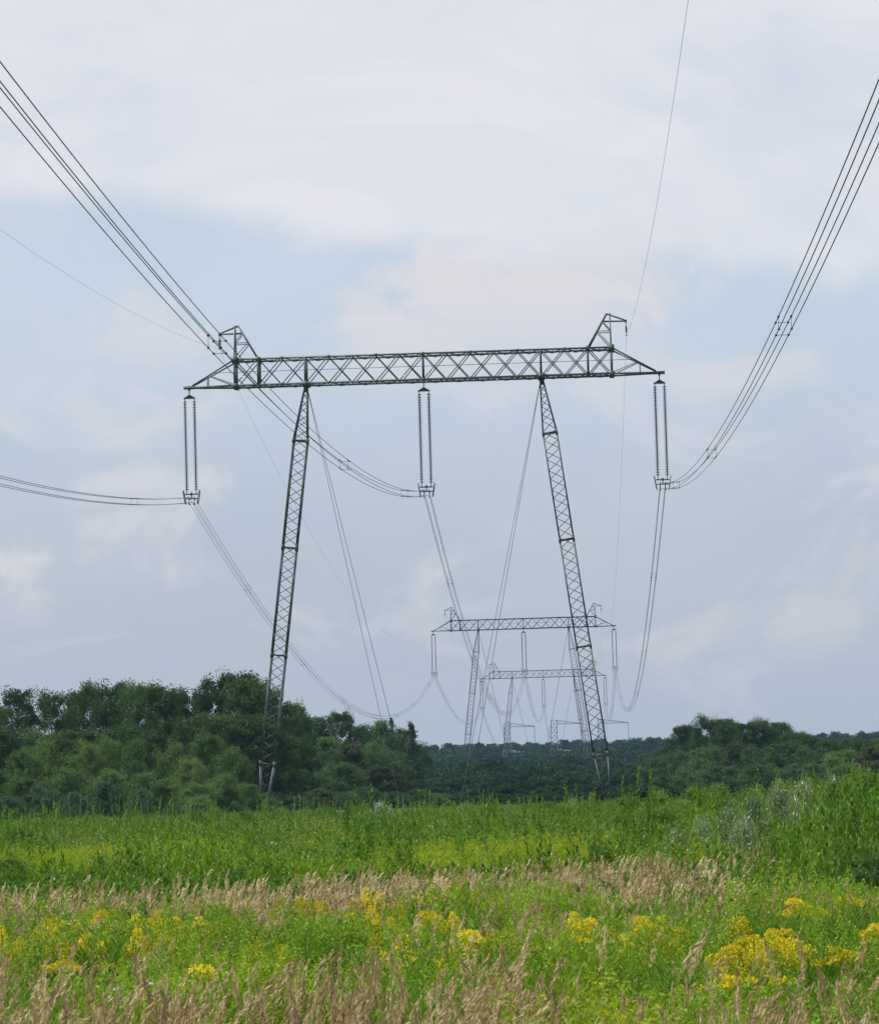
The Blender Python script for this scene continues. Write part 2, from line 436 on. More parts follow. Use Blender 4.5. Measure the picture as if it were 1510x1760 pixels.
    # ---- legs
    for s in (-1, 1):
        top = Vector((s * 9.0, 0, z0 - 0.12)); bot = Vector((s * 13.15, 0, 0.45))
        L = (bot - top).length; ax = (bot - top).normalized()
        ux = Vector((ax.z, 0, -ax.x)); ux = -ux if ux.x < 0 else ux
        def hw(t):
            if t < 4.25: return 0.10 + (0.53 - 0.10) * t / 4.25
            if t > L - 4.1: return 0.14 + (0.53 - 0.14) * (L - t) / 4.1
            return 0.53
        def pt(t, i, j): return top + ax * t + ux * (i * hw(t)) + Vector((0, 1, 0)) * (j * hw(t))
        g = Bld()
        knots = [0, 4.25, 12.5, 20.75, L - 4.1, L]
        for i in (-1, 1):
            for j in (-1, 1):
                for ta, tb in zip(knots[:-1], knots[1:]): g.bar(pt(ta, i, j), pt(tb, i, j), 0.115)
        for t in knots[1:-1]:
            for j in (-1, 1): g.bar(pt(t, -1, j), pt(t, 1, j), 0.10); g.bar(pt(t, j, -1), pt(t, j, 1), 0.10)
            for i in (-1, 1):
                for j in (-1, 1): g.bar(pt(t - .2, i, j), pt(t + .2, i, j), 0.165)
        g.bar(top - ax * 0.25, top + ax * 0.5, 0.3); g.bar(bot - ax * 0.4, bot + ax * 0.2, 0.4)
        leg = g.build('leg', STEEL, root)
        side = Bld()
        t = 0.55; n = 0
        while t < L - 0.4:
            step = 0.75 if t > 3.0 else 0.55
            e = t + step; d = 1 if n % 2 == 0 else -1
            w = 0.05
            for j in (-1, 1):
                pa, pb_ = pt(t, -d * j, j), pt(e, d * j, j)
                if detail: piece('lacing_bar', pa, pb_, w, leg)
                else: side.bar(pa, pb_, w)
                side.bar(pt(t, j, -d * j), pt(e, j, d * j), w)
            t = e; n += 1
        tag(side.build('side_lacing', STEEL, leg), kind='stuff')
        fb = Bld(); fb.lathe([(0.0, 0.46), (0.35, 0.46), (0.45, 0.3), (0.7, 0.25), (0.75, -0.4)], 12, (bot.x, 0, 0))
        fb.build('footing', CONCRETE, root, True)
        # guy ropes: one forward, one back, running inward under the beam
        for j in (-1, 1):
            gb = Bld(); gb.tube([top + Vector((-s * 0.1, j * 0.15, -0.3)), Vector((s * 2.0, j * 8.5, 0.2))], 0.019, 5)
            gb.build('guy_rope', CABLE, root)
    return root

def insulator_proto():
    r = empty('insulator_string', (0, 0, 0))
    b = Bld(); b.tube([(0, 0, 0.0), (0, 0, -0.52)], 0.045, 6); b.box((0, 0, -0.03), (0.16, 0.2, 0.12)); b.build('hanger', STEEL, r)
    b = Bld()
    v = [(-0.05, -0.02, -0.42), (0.05, -0.02, -0.42), (0.46, -0.02, -0.66), (0.46, -0.02, -0.74), (-0.46, -0.02, -0.74), (-0.46, -0.02, -0.66)]
    w = [(x, 0.02, z) for x, y, z in v]
    V = v + w
    F = [(0, 1, 2, 5), (5, 2, 3, 4), (6 + 5, 6 + 2, 6 + 1, 6 + 0), (6 + 4, 6 + 3, 6 + 2, 6 + 5)] + [(i, (i + 1) % 6, (i + 1) % 6 + 6, i + 6) for i in range(6)]
    b.add(V, F); b.build('yoke_plate', STEEL, r)
    c = Bld()
    c.tube([(0, 0, 0), (0, 0, -7.25)], 0.035, 6)
    prof = []
    n = 34
    for i in range(n):
        z = -0.18 - i * 0.204
        prof += [(0.04, z), (0.06, z - 0.02), (0.17, z - 0.075), (0.16, z - 0.095), (0.05, z - 0.10)]
    c.lathe(prof, 8)
    cm = c.mesh('insulator_chain', GLASS, True)
    for s in (-1, 1):
        o = link('insulator_chain', cm, r); o.location = (s * 0.36, 0, -0.72)
    b = Bld()
    b.bar((-0.5, 0, -8.08), (0.5, 0, -8.08), 0.06, 0.09); b.bar((-0.48, 0, -8.42), (0.48, 0, -8.42), 0.06, 0.08)
    b.bar((0, 0, -8.04), (0, 0, -8.44), 0.07)
    b.box((0, 0, -8.05), (0.16, 0.07, 0.2))
    for s in (-1, 1): b.bar((s * 0.36, 0, -7.95), (s * 0.36, 0, -8.08), 0.07)
    b.build('conductor_yoke', STEEL, r)
    for s in (-1, 1):
        b = Bld(); pts = []
        for k in range(25):
            t = 2 * math.pi * k / 24
            ct, st = math.cos(t), math.sin(t)
            zz = math.copysign(abs(st) ** 0.7, st) * 0.52; yy = math.copysign(abs(ct) ** 0.7, ct) * 0.40
            pts.append((s * (0.55 + zz * 0.16), yy, -8.31 + zz))
        b.tube(pts, 0.038, 6); b.build('grading_ring', STEEL, r, True)
    for x in (-0.2, 0.2):
        for z in (-8.4, -8.8):
            b = Bld(); b.tube([(x, -0.26, z - .02), (x, -0.12, z - 0.045), (x, 0.12, z - 0.045), (x, 0.26, z - .02)], [0.035, 0.06, 0.06, 0.035], 6)
            b.bar((x, 0, z), (x, 0, z + (0.16 if z > -8.5 else 0.36)), 0.05)
            b.build('clamp', STEEL, r, True)
    return r

def sag_z(Y, Ya, za, Yb, zb, k=KSAG):
    t = (Y - Ya) / (Yb - Ya)
    return za + (zb - za) * t + k * (Y - Ya) * (Y - Yb)
def span_points(x, xb, Ya, za, Yb, zb, n):
    return [(x + (xb - x) * i / n, Ya + (Yb - Ya) * i / n, sag_z(Ya + (Yb - Ya) * i / n, Ya, za, Yb, zb)) for i in range(n + 1)]
PHASE = (('left', -18), ('middle', 0), ('right', 18))
def conductor(xa, Ya, za, xb, Yb, zb, label, spacer_from, step, nseg, fine=True):
    root = tag(empty('conductor_bundle', (xa, Ya, za)), label, 'power line', 'bundled conductors of the power line')
    for ox in (-0.2, 0.2):
        for oz in (-0.2, 0.2):
            b = Bld()
            pts = [(q[0] - xa + ox, q[1] - Ya, q[2] - za + oz) for q in span_points(xa, xb, Ya, za, Yb, zb, nseg)]
            b.tube(pts, 0.0165, 4); b.build('sub_conductor', CABLE, root, True)
    L = abs(Yb - Ya)
    d = spacer_from; sg = 1 if Yb > Ya else -1
    while d < L - 15:
        b = Bld()
        for dd, prs in ((0, (((-.2, .2), (.2, .2)), ((-.2, -.2), (.2, -.2)))), (1.6, (((-.2, .2), (-.2, -.2)), ((.2, .2), (.2, -.2))))):
            Y = Ya + sg * (d + dd); z = sag_z(Y, Ya, za, Yb, zb); x = xa + (xb - xa) * (d + dd) / L
            sl = (sag_z(Y + .5, Ya, za, Yb, zb) - z) / .5
            for p, q in prs:
                b.bar((x - xa + p[0], Y - Ya, z - za + p[1]), (x - xa + q[0], Y - Ya, z - za + q[1]), 0.016)
                for e in (p, q):
                    b.tube([(x - xa + e[0], Y - Ya - .13, z - za + e[1] - .13 * sl), (x - xa + e[0], Y - Ya, z - za + e[1]), (x - xa + e[0], Y - Ya + .13, z - za + e[1] + .13 * sl)], [.02, .046, .02], 6)
        b.build('spacer', STEEL, root)
        d += step
    return root

portal_tower(T1, 'nearest guyed lattice portal pylon, large and dark against the sky', True)
portal_tower(T2, 'smaller portal pylon seen between the legs of the nearest pylon', False)
portal_tower(T3, 'farthest and smallest portal pylon, just above the distant forest', False)
iso = insulator_proto()
ISL = {T1: 'hanging from the nearest pylon', T2: 'hanging from the second pylon', T3: 'hanging from the farthest portal pylon'}
first = True
for T in (T1, T2, T3):
    for nm, dxp in PHASE:
        o = iso if first else copy_tree(iso)
        first = False
        o.location = (X0 + dxp, T, HB - 0.1)
        tag(o, 'long double insulator string %s, %s one of three' % (ISL[T], nm), 'insulator', 'double insulator strings')
# earth wire insulators
eb = Bld(); eb.tube([(0, 0, 0), (0, 0, -1.05)], 0.03, 6)
eb.lathe([(0.03, -0.3), (0.10, -0.36), (0.05, -0.42), (0.10, -0.48), (0.05, -0.54), (0.10, -0.6), (0.05, -0.66), (0.10, -0.72), (0.04, -0.78)], 8)
eb.box((0, 0, -1.02), (0.09, 0.3, 0.1))
em = eb.mesh('earth_wire_insulator', GLASS)
for T in (T1, T2, T3):
    for nm, s in (('left', -1), ('right', 1)):
        o = link('earth_wire_insulator', em); o.location = (X0 + s * 15.6, T, HB + BH + 2.0)
        tag(o, 'short earth wire insulator under the %s peak, %s' % (nm, ISL[T].replace('hanging from', 'on')), 'insulator', 'earth wire insulators')
# conductors, span by span
SP = (('towards the viewer from the nearest pylon', T1, TP, 33, 60, 110), ('between the nearest and the second pylon', T1, T2, 42, 60, 100),
      ('between the second and third pylon', T2, T3, 45, 70, 60), ('from the third pylon to the anchor pylons', T3, T4, 60, 90, 50))
ANCHOR_ARM_Z = 24.6
for si, (txt, Ya, Yb, sf, st, n) in enumerate(SP):
    for nm, dxp in PHASE:
        zb = WIRE_Z if si < 3 else 18.0
        conductor(X0 + dxp, Ya, WIRE_Z, X0 + dxp + (0.3, 0, 0, 1.6)[si], Yb - (1.5 if si == 3 else 0), zb + (0.5 if si == 0 else 0),
                  '%s phase bundle of four dark cables %s' % (nm, txt), sf, st, n)
    if si < 3:
        for nm, s in (('left', -1), ('right', 1)):
            b = Bld(); za = HB + BH + 0.95
            b.tube([(0, q[1] - Ya, q[2] - za) for q in span_points(0, 0, Ya, za, Yb, za, n)], 0.0075, 4)
            o = b.build('earth_wire', CABLE, None, True); o.location = (X0 + s * 15.6, Ya, za)
            tag(o, 'thin %s earth wire %s' % (nm, txt), 'wire', 'thin earth wires')

# anchor pylons where the line turns: three single lattice columns with an arm each
def anchor_tower(x, label, hz):
    r = tag(empty('anchor_tower', (x, T4, 0)), label, 'pylon', 'anchor pylons beyond the portal pylons')
    b = Bld()
    def hw(z): return 2.6 + (1.15 - 2.6) * min(z / 19.0, 1)
    zs = [0, 4, 7.5, 10.8, 13.6, 16, 18, 20, 22, 24, hz]
    for a, c in zip(zs[:-1], zs[1:]):
        wa, wc = hw(a), hw(c)
        for i in (-1, 1):
            for j in (-1, 1): b.bar((i * wa, j * wa, a), (i * wc, j * wc, c), 0.20)
        for i in (-1, 1):
            b.bar((-wa, i * wa, a), (wc, i * wc, c), 0.10); b.bar((wa, i * wa, a), (-wc, i * wc, c), 0.10)
            b.bar((i * wa, -wa, a), (i * wc, wc, c), 0.10); b.bar((-wc, i * wc, c), (wc, i * wc, c), 0.10)
    b.build('column', STEEL, r)
    def arm(name, z, L, h, mat):
        b = Bld()
        for j in (-1, 1):
            b.bar((1.15, j * 1.15, z), (L, j * .1, z - 0.1), 0.16)
            b.bar((1.15, j * 1.15, z + h), (L, j * .1, z), 0.16)
            for t in (0.15, 0.32, 0.49, 0.66, 0.83):
                xx = 1.15 + (L - 1.15) * t; x2 = 1.15 + (L - 1.15) * (t - .17)
                b.bar((xx, j * 1.15 * (1 - t), z), (x2, j * 1.15 * (1 - t + .17), z + h * (1 - t + .17)), 0.09)
        b.build(name, mat, r)
    arm('upper_arm', hz - 1.5, 10.6, 1.4, STEEL)
    arm('lower_arm', 15.0, 6.4, 0.7, STEEL_PALE)
    b = Bld(); b.tube([(10.5, 0, hz - 1.6), (10.5, 0, hz - 9.0)], 0.09, 5); b.build('jumper_insulator', GLASS, r)
    return r
for (nm, dxp), hz in zip(PHASE, (26.2, 26.8, 26.6)):
    anchor_tower(X0 + dxp, '%s one of three distant single-column anchor pylons with a one-sided arm' % nm, hz)

# ------------------------------------------------------------------ vegetation: leaf geometry
def unit(v): return v / np.maximum(np.linalg.norm(v, axis=-1, keepdims=True), 1e-9)
def leaves(c, size, aspect=0.5, up=None, rng=RNG):
    """rhombic leaves at c (N,3); up: optional (N,3) direction of the leaf's length"""
    n = len(c)
    u = unit(rng.normal(size=(n, 3))) if up is None else unit(up)
    w = unit(np.cross(u, rng.normal(size=(n, 3))))
    s = np.broadcast_to(np.asarray(size, float), (n,))[:, None] * 0.5
    V = np.stack([c - u * s, c + w * s * aspect, c + u * s, c - w * s * aspect], 1).reshape(-1, 3)
    return V, np.arange(4 * n).reshape(n, 4)
def crown_points(H, z0, rmax, shape, nclump, per, rclump, rng, squash=0.8, lobes=5, inner=0.06):
    """clump centres spread through an uneven crown, then leaves round each clump"""
    t = rng.uniform(0.02, 1, nclump) ** 0.9
    ph = rng.uniform(0, 2 * np.pi, nclump)
    lob = 1 + 0.22 * np.sin(ph * lobes + rng.uniform(0, 6)) + 0.14 * np.sin(t * 9 + ph * 2 + rng.uniform(0, 6))
    if shape == 'dome': r = np.sqrt(np.clip(1 - (np.abs(t - 0.42) / 0.60) ** 2.3, 0.02, 1))
    elif shape == 'egg': r = np.clip(np.sin(np.pi * np.clip(t, 0, 1) ** 0.85), 0.04, 1) ** 0.6
    elif shape == 'cone': r = np.clip(1.02 - t, 0.03, 1)
    elif shape == 'bush': r = np.sqrt(np.clip(1 - t ** 2.4, 0.03, 1))
    else: r = np.clip(1.05 - t ** 2.2, 0.1, 1) * np.clip(t * 3 + .3, 0, 1)
    rr = rmax * r * lob * np.sqrt(rng.uniform(inner, 1, nclump))
    c = np.stack([rr * np.cos(ph), rr * np.sin(ph), z0 + (H - z0 - rclump * .5) * t], 1)
    k = np.repeat(np.arange(nclump), per)
    rc = rclump * rng.uniform(0.45, 1.5, nclump)
    # sprays of unequal size, stretched along a direction of their own, thinning outwards
    ax = unit(np.stack([np.cos(ph), np.sin(ph), rng.uniform(0.1, 1.6, nclump)], 1))
    off = unit(rng.normal(size=(len(k), 3))) * (rng.uniform(0, 1, len(k)) ** 0.55)[:, None] * rc[k][:, None] * 0.86
    off += ax[k] * ((off * ax[k]).sum(1) * 0.55)[:, None]
    off[:, 2] *= squash
    return c, c[k] + off
def limb_mesh(H, z0, c, rng, mat, r0, nlimb=14, fork=None):
    b = Bld()
    top = H * 0.88
    lean = rng.normal(size=2) * 0.02 * H
    tr = [(lean[0] * (z / H) ** 2, lean[1] * (z / H) ** 2, z) for z in np.linspace(-0.15, top, 7)]
    b.tube(tr, [r0 * (1.25 if i == 0 else 1) * (1 - 0.88 * i / 6) for i in range(7)], 6)
    pick = rng.permutation(len(c))[:nlimb]
    for i in pick:
        e = c[i]; zs = max(z0 * 0.6, e[2] - np.hypot(e[0], e[1]) * rng.uniform(0.5, 1.0)); zs = min(zs, top * .95)
        f = (zs / H) ** 2
        s = np.array([lean[0] * f, lean[1] * f, zs]); m = s * 0.45 + e * 0.55 + np.array([0, 0, -0.04 * H * rng.uniform(0, 1)])
        rb = r0 * 0.38 * (1 - 0.6 * zs / H)
        b.tube([s, m, e], [rb, rb * 0.6, rb * 0.2], 4)
    return b.mesh('trunk', mat, True)
PROTO = {}
def tree_proto(key, H, z0, rmax, shape, nclump, per, rclump, leaf, lmat, bark=BARK, r0=0.16, seed=1, aspect=0.6, droop=None, **kw):
    rng = np.random.default_rng(seed)
    c, pts = crown_points(H, z0, rmax, shape, nclump, per, rclump, rng, **kw)
    up = None
    if droop is not None:
        up = rng.normal(size=pts.shape) * 0.5 + np.array(droop)
    V, F = leaves(pts, leaf * rng.uniform(0.6, 1.3, len(pts)), aspect, up, rng)
    PROTO[key] = (H, poly_mesh('crown', V, F, (lmat,)), limb_mesh(H, z0, c, rng, bark, r0))
for i in range(3):
    tree_proto('dark%d' % i, 12, 3.4, 3.6, 'dome', 120, 270, 0.88, 0.19, L_DARK, seed=11 + i, r0=0.2, lobes=4 + i)
for i in range(2):
    tree_proto('teal%d' % i, 10, 1.6, 3.0, 'egg', 120, 250, 0.82, 0.19, L_TEAL, BARK_PALE, 0.14, 21 + i)
for i in range(3):
    tree_proto('willow%d' % i, 6, 0.3, 2.1, ('egg', 'dome', 'dome')[i], 120, 250, 0.58, 0.15, L_WILLOW, seed=31 + i, r0=0.09, aspect=0.4, droop=(0, 0, 0.7))
for i in range(2):
    tree_proto('blue%d' % i, 3.2, 0.1, 2.2, 'bush', 110, 140, 0.45, 0.17, L_BLUE, seed=41 + i, r0=0.06, aspect=0.4, droop=(0, 0, 0.6))
for i in range(3):
    tree_proto('shade%d' % i, 3.2, 0.1, 2.2, 'bush', 70, 80, 0.5, 0.24, L_DEEP, seed=46 + i, r0=0.06)
for i in range(2):
    tree_proto('wall%d' % i, (12, 10)[i], 1.0, 3.2, 'dome', 100, 80, 0.9, 0.34, L_DEEP, seed=66 + i)
for i in range(2):
    tree_proto('darkgap%d' % i, 12, 3.4, 3.5, 'dome', 92, 250, 0.82, 0.19, L_DARK, seed=15 + i, r0=0.2, lobes=5)
for i in range(2):
    tree_proto('copse%d' % i, 6, 0.2, 2.9, 'dome', 130, 210, 0.64, 0.16, L_TEAL, seed=55 + i, r0=0.12, lobes=4 + i, inner=0.5)
tree_proto('rust0', 9, 1.6, 2.8, 'egg', 110, 230, 0.75, 0.19, L_RUST, seed=51)
tree_proto('spruce0', 12, 1.0, 2.3, 'cone', 110, 45, 0.5, 0.36, L_PINE, seed=61, aspect=0.3, squash=0.5)
tree_proto('spruce1', 12, 1.5, 2.0, 'cone', 100, 45, 0.5, 0.36, L_PINE, seed=62, aspect=0.3, squash=0.5)
for i in range(2):
    tree_proto('pine%d' % i, 19, 3.0, 2.8, 'dome', 80, 70, 1.1, 0.6, L_DEEP, seed=71 + i, r0=0.2)
for i in range(3):
    tree_proto('grey%d' % i, 2.4, 0.1, 1.15, 'wand', 150, 44, 0.20, 0.10, L_GREY, seed=81 + i, r0=0.03, aspect=0.3, droop=(0.35, 0, 1.0), squash=1.5)
for i in range(3):
    tree_proto('brush%d' % i, 1.9, 0.05, 1.2, 'bush', 170, 60, 0.20, 0.062, L_BRUSH, seed=91 + i, r0=0.03, aspect=0.45, droop=(0.1, 0, 0.5), squash=1.1)
def grow(key, name, px, ytop, Y, wpx, label, cat, group, rz=None):
    """a tree or bush with its top at that height, standing Y metres out"""
    H, crown, trunk = PROTO[key]
    p = at(px, ytop, Y); h = max(p.z, 0.6)
    o = empty(name, (p.x, Y, -0.05), random.uniform(0, 6.28) if rz is None else rz)
    sz = h / H
    rw = max(np.abs(np.array([v.co.x for v in crown.vertices])).max(), 0.1) if False else None
    wd = wpx * Y / FPX * (1.2 if key[:4] in ('teal', 'rust', 'blue') and Y > 250 else 1.28 if key.startswith('darkgap') else 1.12)
    base = {'dark': 8.6, 'teal': 7.2, 'will': 5.0, 'blue': 5.0, 'rust': 6.8, 'cops': 6.6, 'spru': 5.0, 'pine': 7.0, 'grey': 2.7, 'brus': 2.8}[key[:4]]
    sx = wd / base
    o.scale = (sx, sx, sz)
    link('crown', crown, o); link('trunk', trunk, o)
    tag(o, label, cat, group)
    return o
def row(specs, name, fmt, cat, group):
    specs = sorted(specs, key=lambda s: s[1])
    for i, (key, px, yt, Y, w) in enumerate(specs):
        grow(key, name, px, yt, Y, w, fmt % ORD[i], cat, group)

# tall dark trees along the skyline of the left wood
row([('dark0', -30, 1196, 305, 110), ('darkgap1', 30, 1184, 312, 96), ('darkgap0', 88, 1190, 318, 92), ('darkgap1', 131, 1190, 326, 80), ('darkgap0', 153, 1175, 322, 96),
     ('darkgap1', 195, 1173, 330, 100), ('dark0', 233, 1175, 322, 100), ('dark1', 268, 1170, 318, 110), ('darkgap0', 310, 1186, 336, 84), ('dark0', 347, 1186, 318, 96),
     ('dark1', 394, 1150, 322, 130), ('dark2', 425, 1163, 318, 120), ('dark0', 458, 1180, 326, 104), ('dark1', 494, 1204, 345, 90)],
    'alder_tree', 'tall dark leafy tree on the left wood skyline, %s from the left', 'tree', 'tall dark trees of the left wood')
# lower dark fillers of the left wood
row([('dark2', 5, 1252, 292, 110), ('dark0', 70, 1256, 296, 120), ('dark1', 140, 1250, 298, 120), ('dark2', 215, 1245, 296, 126), ('dark0', 290, 1238, 294, 120),
     ('dark1', 365, 1222, 300, 130), ('dark2', 440, 1226, 302, 120), ('dark0', 485, 1250, 318, 90)],
    'understorey_tree', 'shorter dark tree halfway up the left wood, %s from the left', 'tree', 'lower dark trees of the left wood')
# middle wood behind the guy ropes
row([('teal0', 514, 1221, 372, 76), ('teal1', 545, 1234, 380, 84), ('teal0', 620, 1246, 392, 84), ('teal1', 655, 1240, 398, 80),
     ('teal0', 690, 1252, 405, 70), ('teal1', 560, 1268, 352, 90), ('rust0', 600, 1280, 350, 84), ('copse0', 640, 1276, 358, 81), ('copse1', 522, 1282, 344, 72),
     ('copse1', 672, 1290, 362, 72), ('copse0', 718, 1284, 470, 54), ('copse1', 580, 1310, 340, 81), ('rust0', 655, 1318, 345, 90), ('copse0', 510, 1322, 335, 81)],
    'birch_tree', 'cool green tree in the wood right of the left pylon leg, %s from left', 'tree', 'green trees behind the guy ropes')
grow('dark1', 'oak_tree', 584, 1219, 385, 62, 'dark round crown standing above the wood, left of the guy ropes', 'tree', 'trees standing out of the middle wood')
grow('spruce0', 'spruce_tree', 672, 1232, 408, 30, 'narrow dark spruce tip just where the guy ropes meet the trees', 'tree', 'trees standing out of the middle wood')
grow('spruce1', 'spruce_tree', 706, 1234, 402, 52, 'pointed dark spruce at the right end of the middle wood', 'tree', 'trees standing out of the middle wood')
# lighter willows in front of the left wood
row([('willow0', -8, 1320, 262, 80), ('willow1', 42, 1285, 266, 70), ('willow0', 80, 1272, 270, 76), ('willow2', 140, 1275, 268, 84), ('willow1', 190, 1268, 272, 70),
     ('willow0', 232, 1272, 268, 74), ('willow2', 290, 1275, 270, 70), ('willow1', 356, 1258, 272, 78), ('willow0', 398, 1284, 268, 72), ('willow2', 326, 1300, 262, 74),
     ('willow0', 385, 1330, 252, 82), ('willow1', 110, 1320, 256, 86), ('willow2', 262, 1325, 254, 90), ('willow1', 425, 1345, 256, 54), ('willow0', 190, 1322, 255, 90), ('willow2', 336, 1345, 250, 80), ('willow1', 40, 1335, 254, 80)],
    'willow_tree', 'light green willow in front of the left wood, %s from the left', 'tree', 'light willows before the left wood')
row([('blue0', 12, 1368, 236, 60), ('blue1', 70, 1348, 238, 84), ('blue0', 128, 1360, 234, 56), ('blue1', 186, 1342, 242, 88), ('blue0', 238, 1356, 238, 56), ('blue1', 292, 1380, 246, 50), ('willow2', 345, 1366, 248, 62), ('blue1', -34, 1352, 234, 80), ('blue0', 402, 1382, 250, 44)],
    'low_willow_bush', 'low bluish green bush at the foot of the left wood, %s from left', 'bush', 'low bushes at the foot of the left wood')
row([('copse1', 455, 1372, 290, 54), ('blue0', 500, 1366, 300, 70), ('rust0', 545, 1356, 310, 70), ('blue1', 590, 1360, 318, 70), ('copse0', 630, 1352, 322, 63), ('blue0', 675, 1360, 330, 66), ('copse1', 715, 1356, 340, 54), ('blue1', 748, 1362, 352, 56)],
    'edge_bush', 'low bush along the foot of the middle wood, %s from the left', 'bush', 'low bushes along the middle wood')
# the mound of trees on the right
row([('teal0', 1150, 1272, 430, 60), ('dark1', 1174, 1243, 420, 62), ('dark0', 1214, 1231, 410, 74), ('dark2', 1246, 1234, 415, 70), ('dark1', 1278, 1238, 410, 74),
     ('dark0', 1310, 1236, 412, 76), ('dark2', 1338, 1240, 415, 72), ('dark1', 1366, 1255, 405, 72), ('dark0', 1394, 1265, 400, 72), ('dark2', 1424, 1270, 398, 66), ('dark1', 1456, 1268, 404, 72), ('dark0', 1488, 1272, 396, 70), ('dark2', 1520, 1266, 402, 76)],
    'skyline_tree', 'dark tree on the skyline of the right mound, %s from the left', 'tree', 'skyline trees of the right mound')
row([('copse1', 1128, 1300, 400, 63), ('copse0', 1168, 1290, 385, 75), ('rust0', 1262, 1277, 372, 74), ('copse1', 1212, 1284, 378, 81), ('copse0', 1306, 1282, 370, 81), ('copse1', 1346, 1275, 372, 86),
     ('copse0', 1396, 1284, 365, 81), ('willow1', 1446, 1288, 330, 90), ('rust0', 1500, 1282, 320, 110), ('copse1', 1240, 1316, 345, 86), ('copse0', 1186, 1325, 350, 75), ('copse1', 1310, 1312, 338, 86), ('copse0', 1376, 1312, 330, 86), ('copse1', 1146, 1332, 352, 59), ('willow0', 1452, 1312, 300, 96), ('copse0', 1548, 1290, 320, 86)],
    'bushy_tree', 'bushy green tree low on the right mound, %s from the left', 'tree', 'lower trees of the right mound')

# ------------------------------------------------------------------ scattered masses (geometry nodes)
def scatter_group(coll):
    ng = bpy.data.node_groups.new('scatter_' + coll.name, 'GeometryNodeTree')
    ng.interface.new_socket('Geometry', in_out='INPUT', socket_type='NodeSocketGeometry')
    ng.interface.new_socket('Geometry', in_out='OUTPUT', socket_type='NodeSocketGeometry')
    gi = ng.nodes.new('NodeGroupInput'); go = ng.nodes.new('NodeGroupOutput')
    ip = ng.nodes.new('GeometryNodeInstanceOnPoints'); ci = ng.nodes.new('GeometryNodeCollectionInfo')
    ci.inputs['Collection'].default_value = coll; ci.inputs['Separate Children'].default_value = True; ci.inputs['Reset Children'].default_value = True
    ip.inputs['Pick Instance'].default_value = True
    def attr(nm, ty):
        n = ng.nodes.new('GeometryNodeInputNamedAttribute'); n.data_type = ty; n.inputs['Name'].default_value = nm
        return n.outputs['Attribute']
    e2r = ng.nodes.new('FunctionNodeEulerToRotation')
    ng.links.new(attr('rot', 'FLOAT_VECTOR'), e2r.inputs[0])
    ng.links.new(gi.outputs[0], ip.inputs['Points']); ng.links.new(ci.outputs[0], ip.inputs['Instance'])
    ng.links.new(attr('idx', 'INT'), ip.inputs['Instance Index'])
    ng.links.new(e2r.outputs[0], ip.inputs['Rotation']); ng.links.new(attr('scl', 'FLOAT_VECTOR'), ip.inputs['Scale'])
    ng.links.new(ip.outputs[0], go.inputs[0])
    return ng
def scatter(name, pts, rot, scl, idx, protos, label, cat):
    coll = bpy.data.collections.new('kinds_of_' + name)
    for i, me in enumerate(protos):
        coll.objects.link(bpy.data.objects.new('%02d_%s' % (i, name), me))
    me = bpy.data.meshes.new(name)
    n = len(pts)
    me.vertices.add(n); me.vertices.foreach_set('co', np.asarray(pts, np.float32).ravel())
    for nm, ty, arr in (('rot', 'FLOAT_VECTOR', rot), ('scl', 'FLOAT_VECTOR', scl)):
        a = me.attributes.new(nm, ty, 'POINT'); a.data.foreach_set('vector', np.asarray(arr, np.float32).ravel())
    a = me.attributes.new('idx', 'INT', 'POINT'); a.data.foreach_set('value', np.asarray(idx, np.int32))
    o = link(name, me)
    md = o.modifiers.new('scatter', 'NODES'); md.node_group = scatter_group(coll)
    tag(o, label, cat, kind='stuff')
    return o
def joined(ks):
    """crown and trunk of a tree as one mesh, for far woods"""
    out = []
    for k in ks:
        H, cr, tr = PROTO[k]
        vs, fs, mi = [], [], []
        n = 0
        for q, me in enumerate((cr, tr)):
            v = np.empty(len(me.vertices) * 3, np.float32); me.vertices.foreach_get('co', v); v = v.reshape(-1, 3)
            f = np.empty(len(me.loops), np.int32); me.loops.foreach_get('vertex_index', f); f = f.reshape(-1, 4)
            vs.append(v); fs.append(f + n); n += len(v); mi += [q] * len(f)
        out.append(poly_mesh('far_' + k, np.concatenate(vs), np.concatenate(fs), (cr.materials[0], tr.materials[0]), mi))
    return out
rg = np.random.default_rng(5)
P = []
def wood(x0, x1, y0, y1, step, h0, h1, kinds):
    for x in np.arange(x0, x1, step):
        for y in np.arange(y0, y1, step * 1.3):
            P.append((x + rg.uniform(-.5, .5) * step, y + rg.uniform(-.5, .5) * step, rg.uniform(h0, h1), int(rg.choice(kinds))))
wood(-380, 380, 1362, 1440, 4.4, 14.5, 20, [0, 1, 1, 0, 2, 2])                # far wall of forest
wood(-260, -78, 620, 660, 6.0, 10, 13, [0, 2, 3]); wood(-330, -120, 900, 940, 7.0, 13, 17, [0, 1, 2])
wood(75, 300, 560, 600, 6.0, 7, 10, [2, 3, 3]); wood(70, 330, 1000, 1040, 7.0, 13, 15, [0, 1, 2])
wood(-110, -52, 440, 500, 5.5, 5.5, 7.5, [2, 3])
wood(-380, 380, 1345, 1362, 4.5, 6, 12, [2, 3, 3])
P = np.array(P)
hs = np.array([19, 19, 12, 10])[P[:, 3].astype(int)]
s = P[:, 2] / hs
scatter('far_forest', np.stack([P[:, 0], P[:, 1], np.full(len(P), -0.1)], 1), np.stack([s * 0, s * 0, rg.uniform(0, 6.28, len(P))], 1),
        np.stack([s * rg.uniform(.85, 1.15, len(P)), s * rg.uniform(.85, 1.15, len(P)), s], 1), P[:, 3].astype(int), joined(['pine0', 'pine1', 'wall0', 'wall1']),
        'distant dark forest closing the line corridor at the horizon', 'forest')

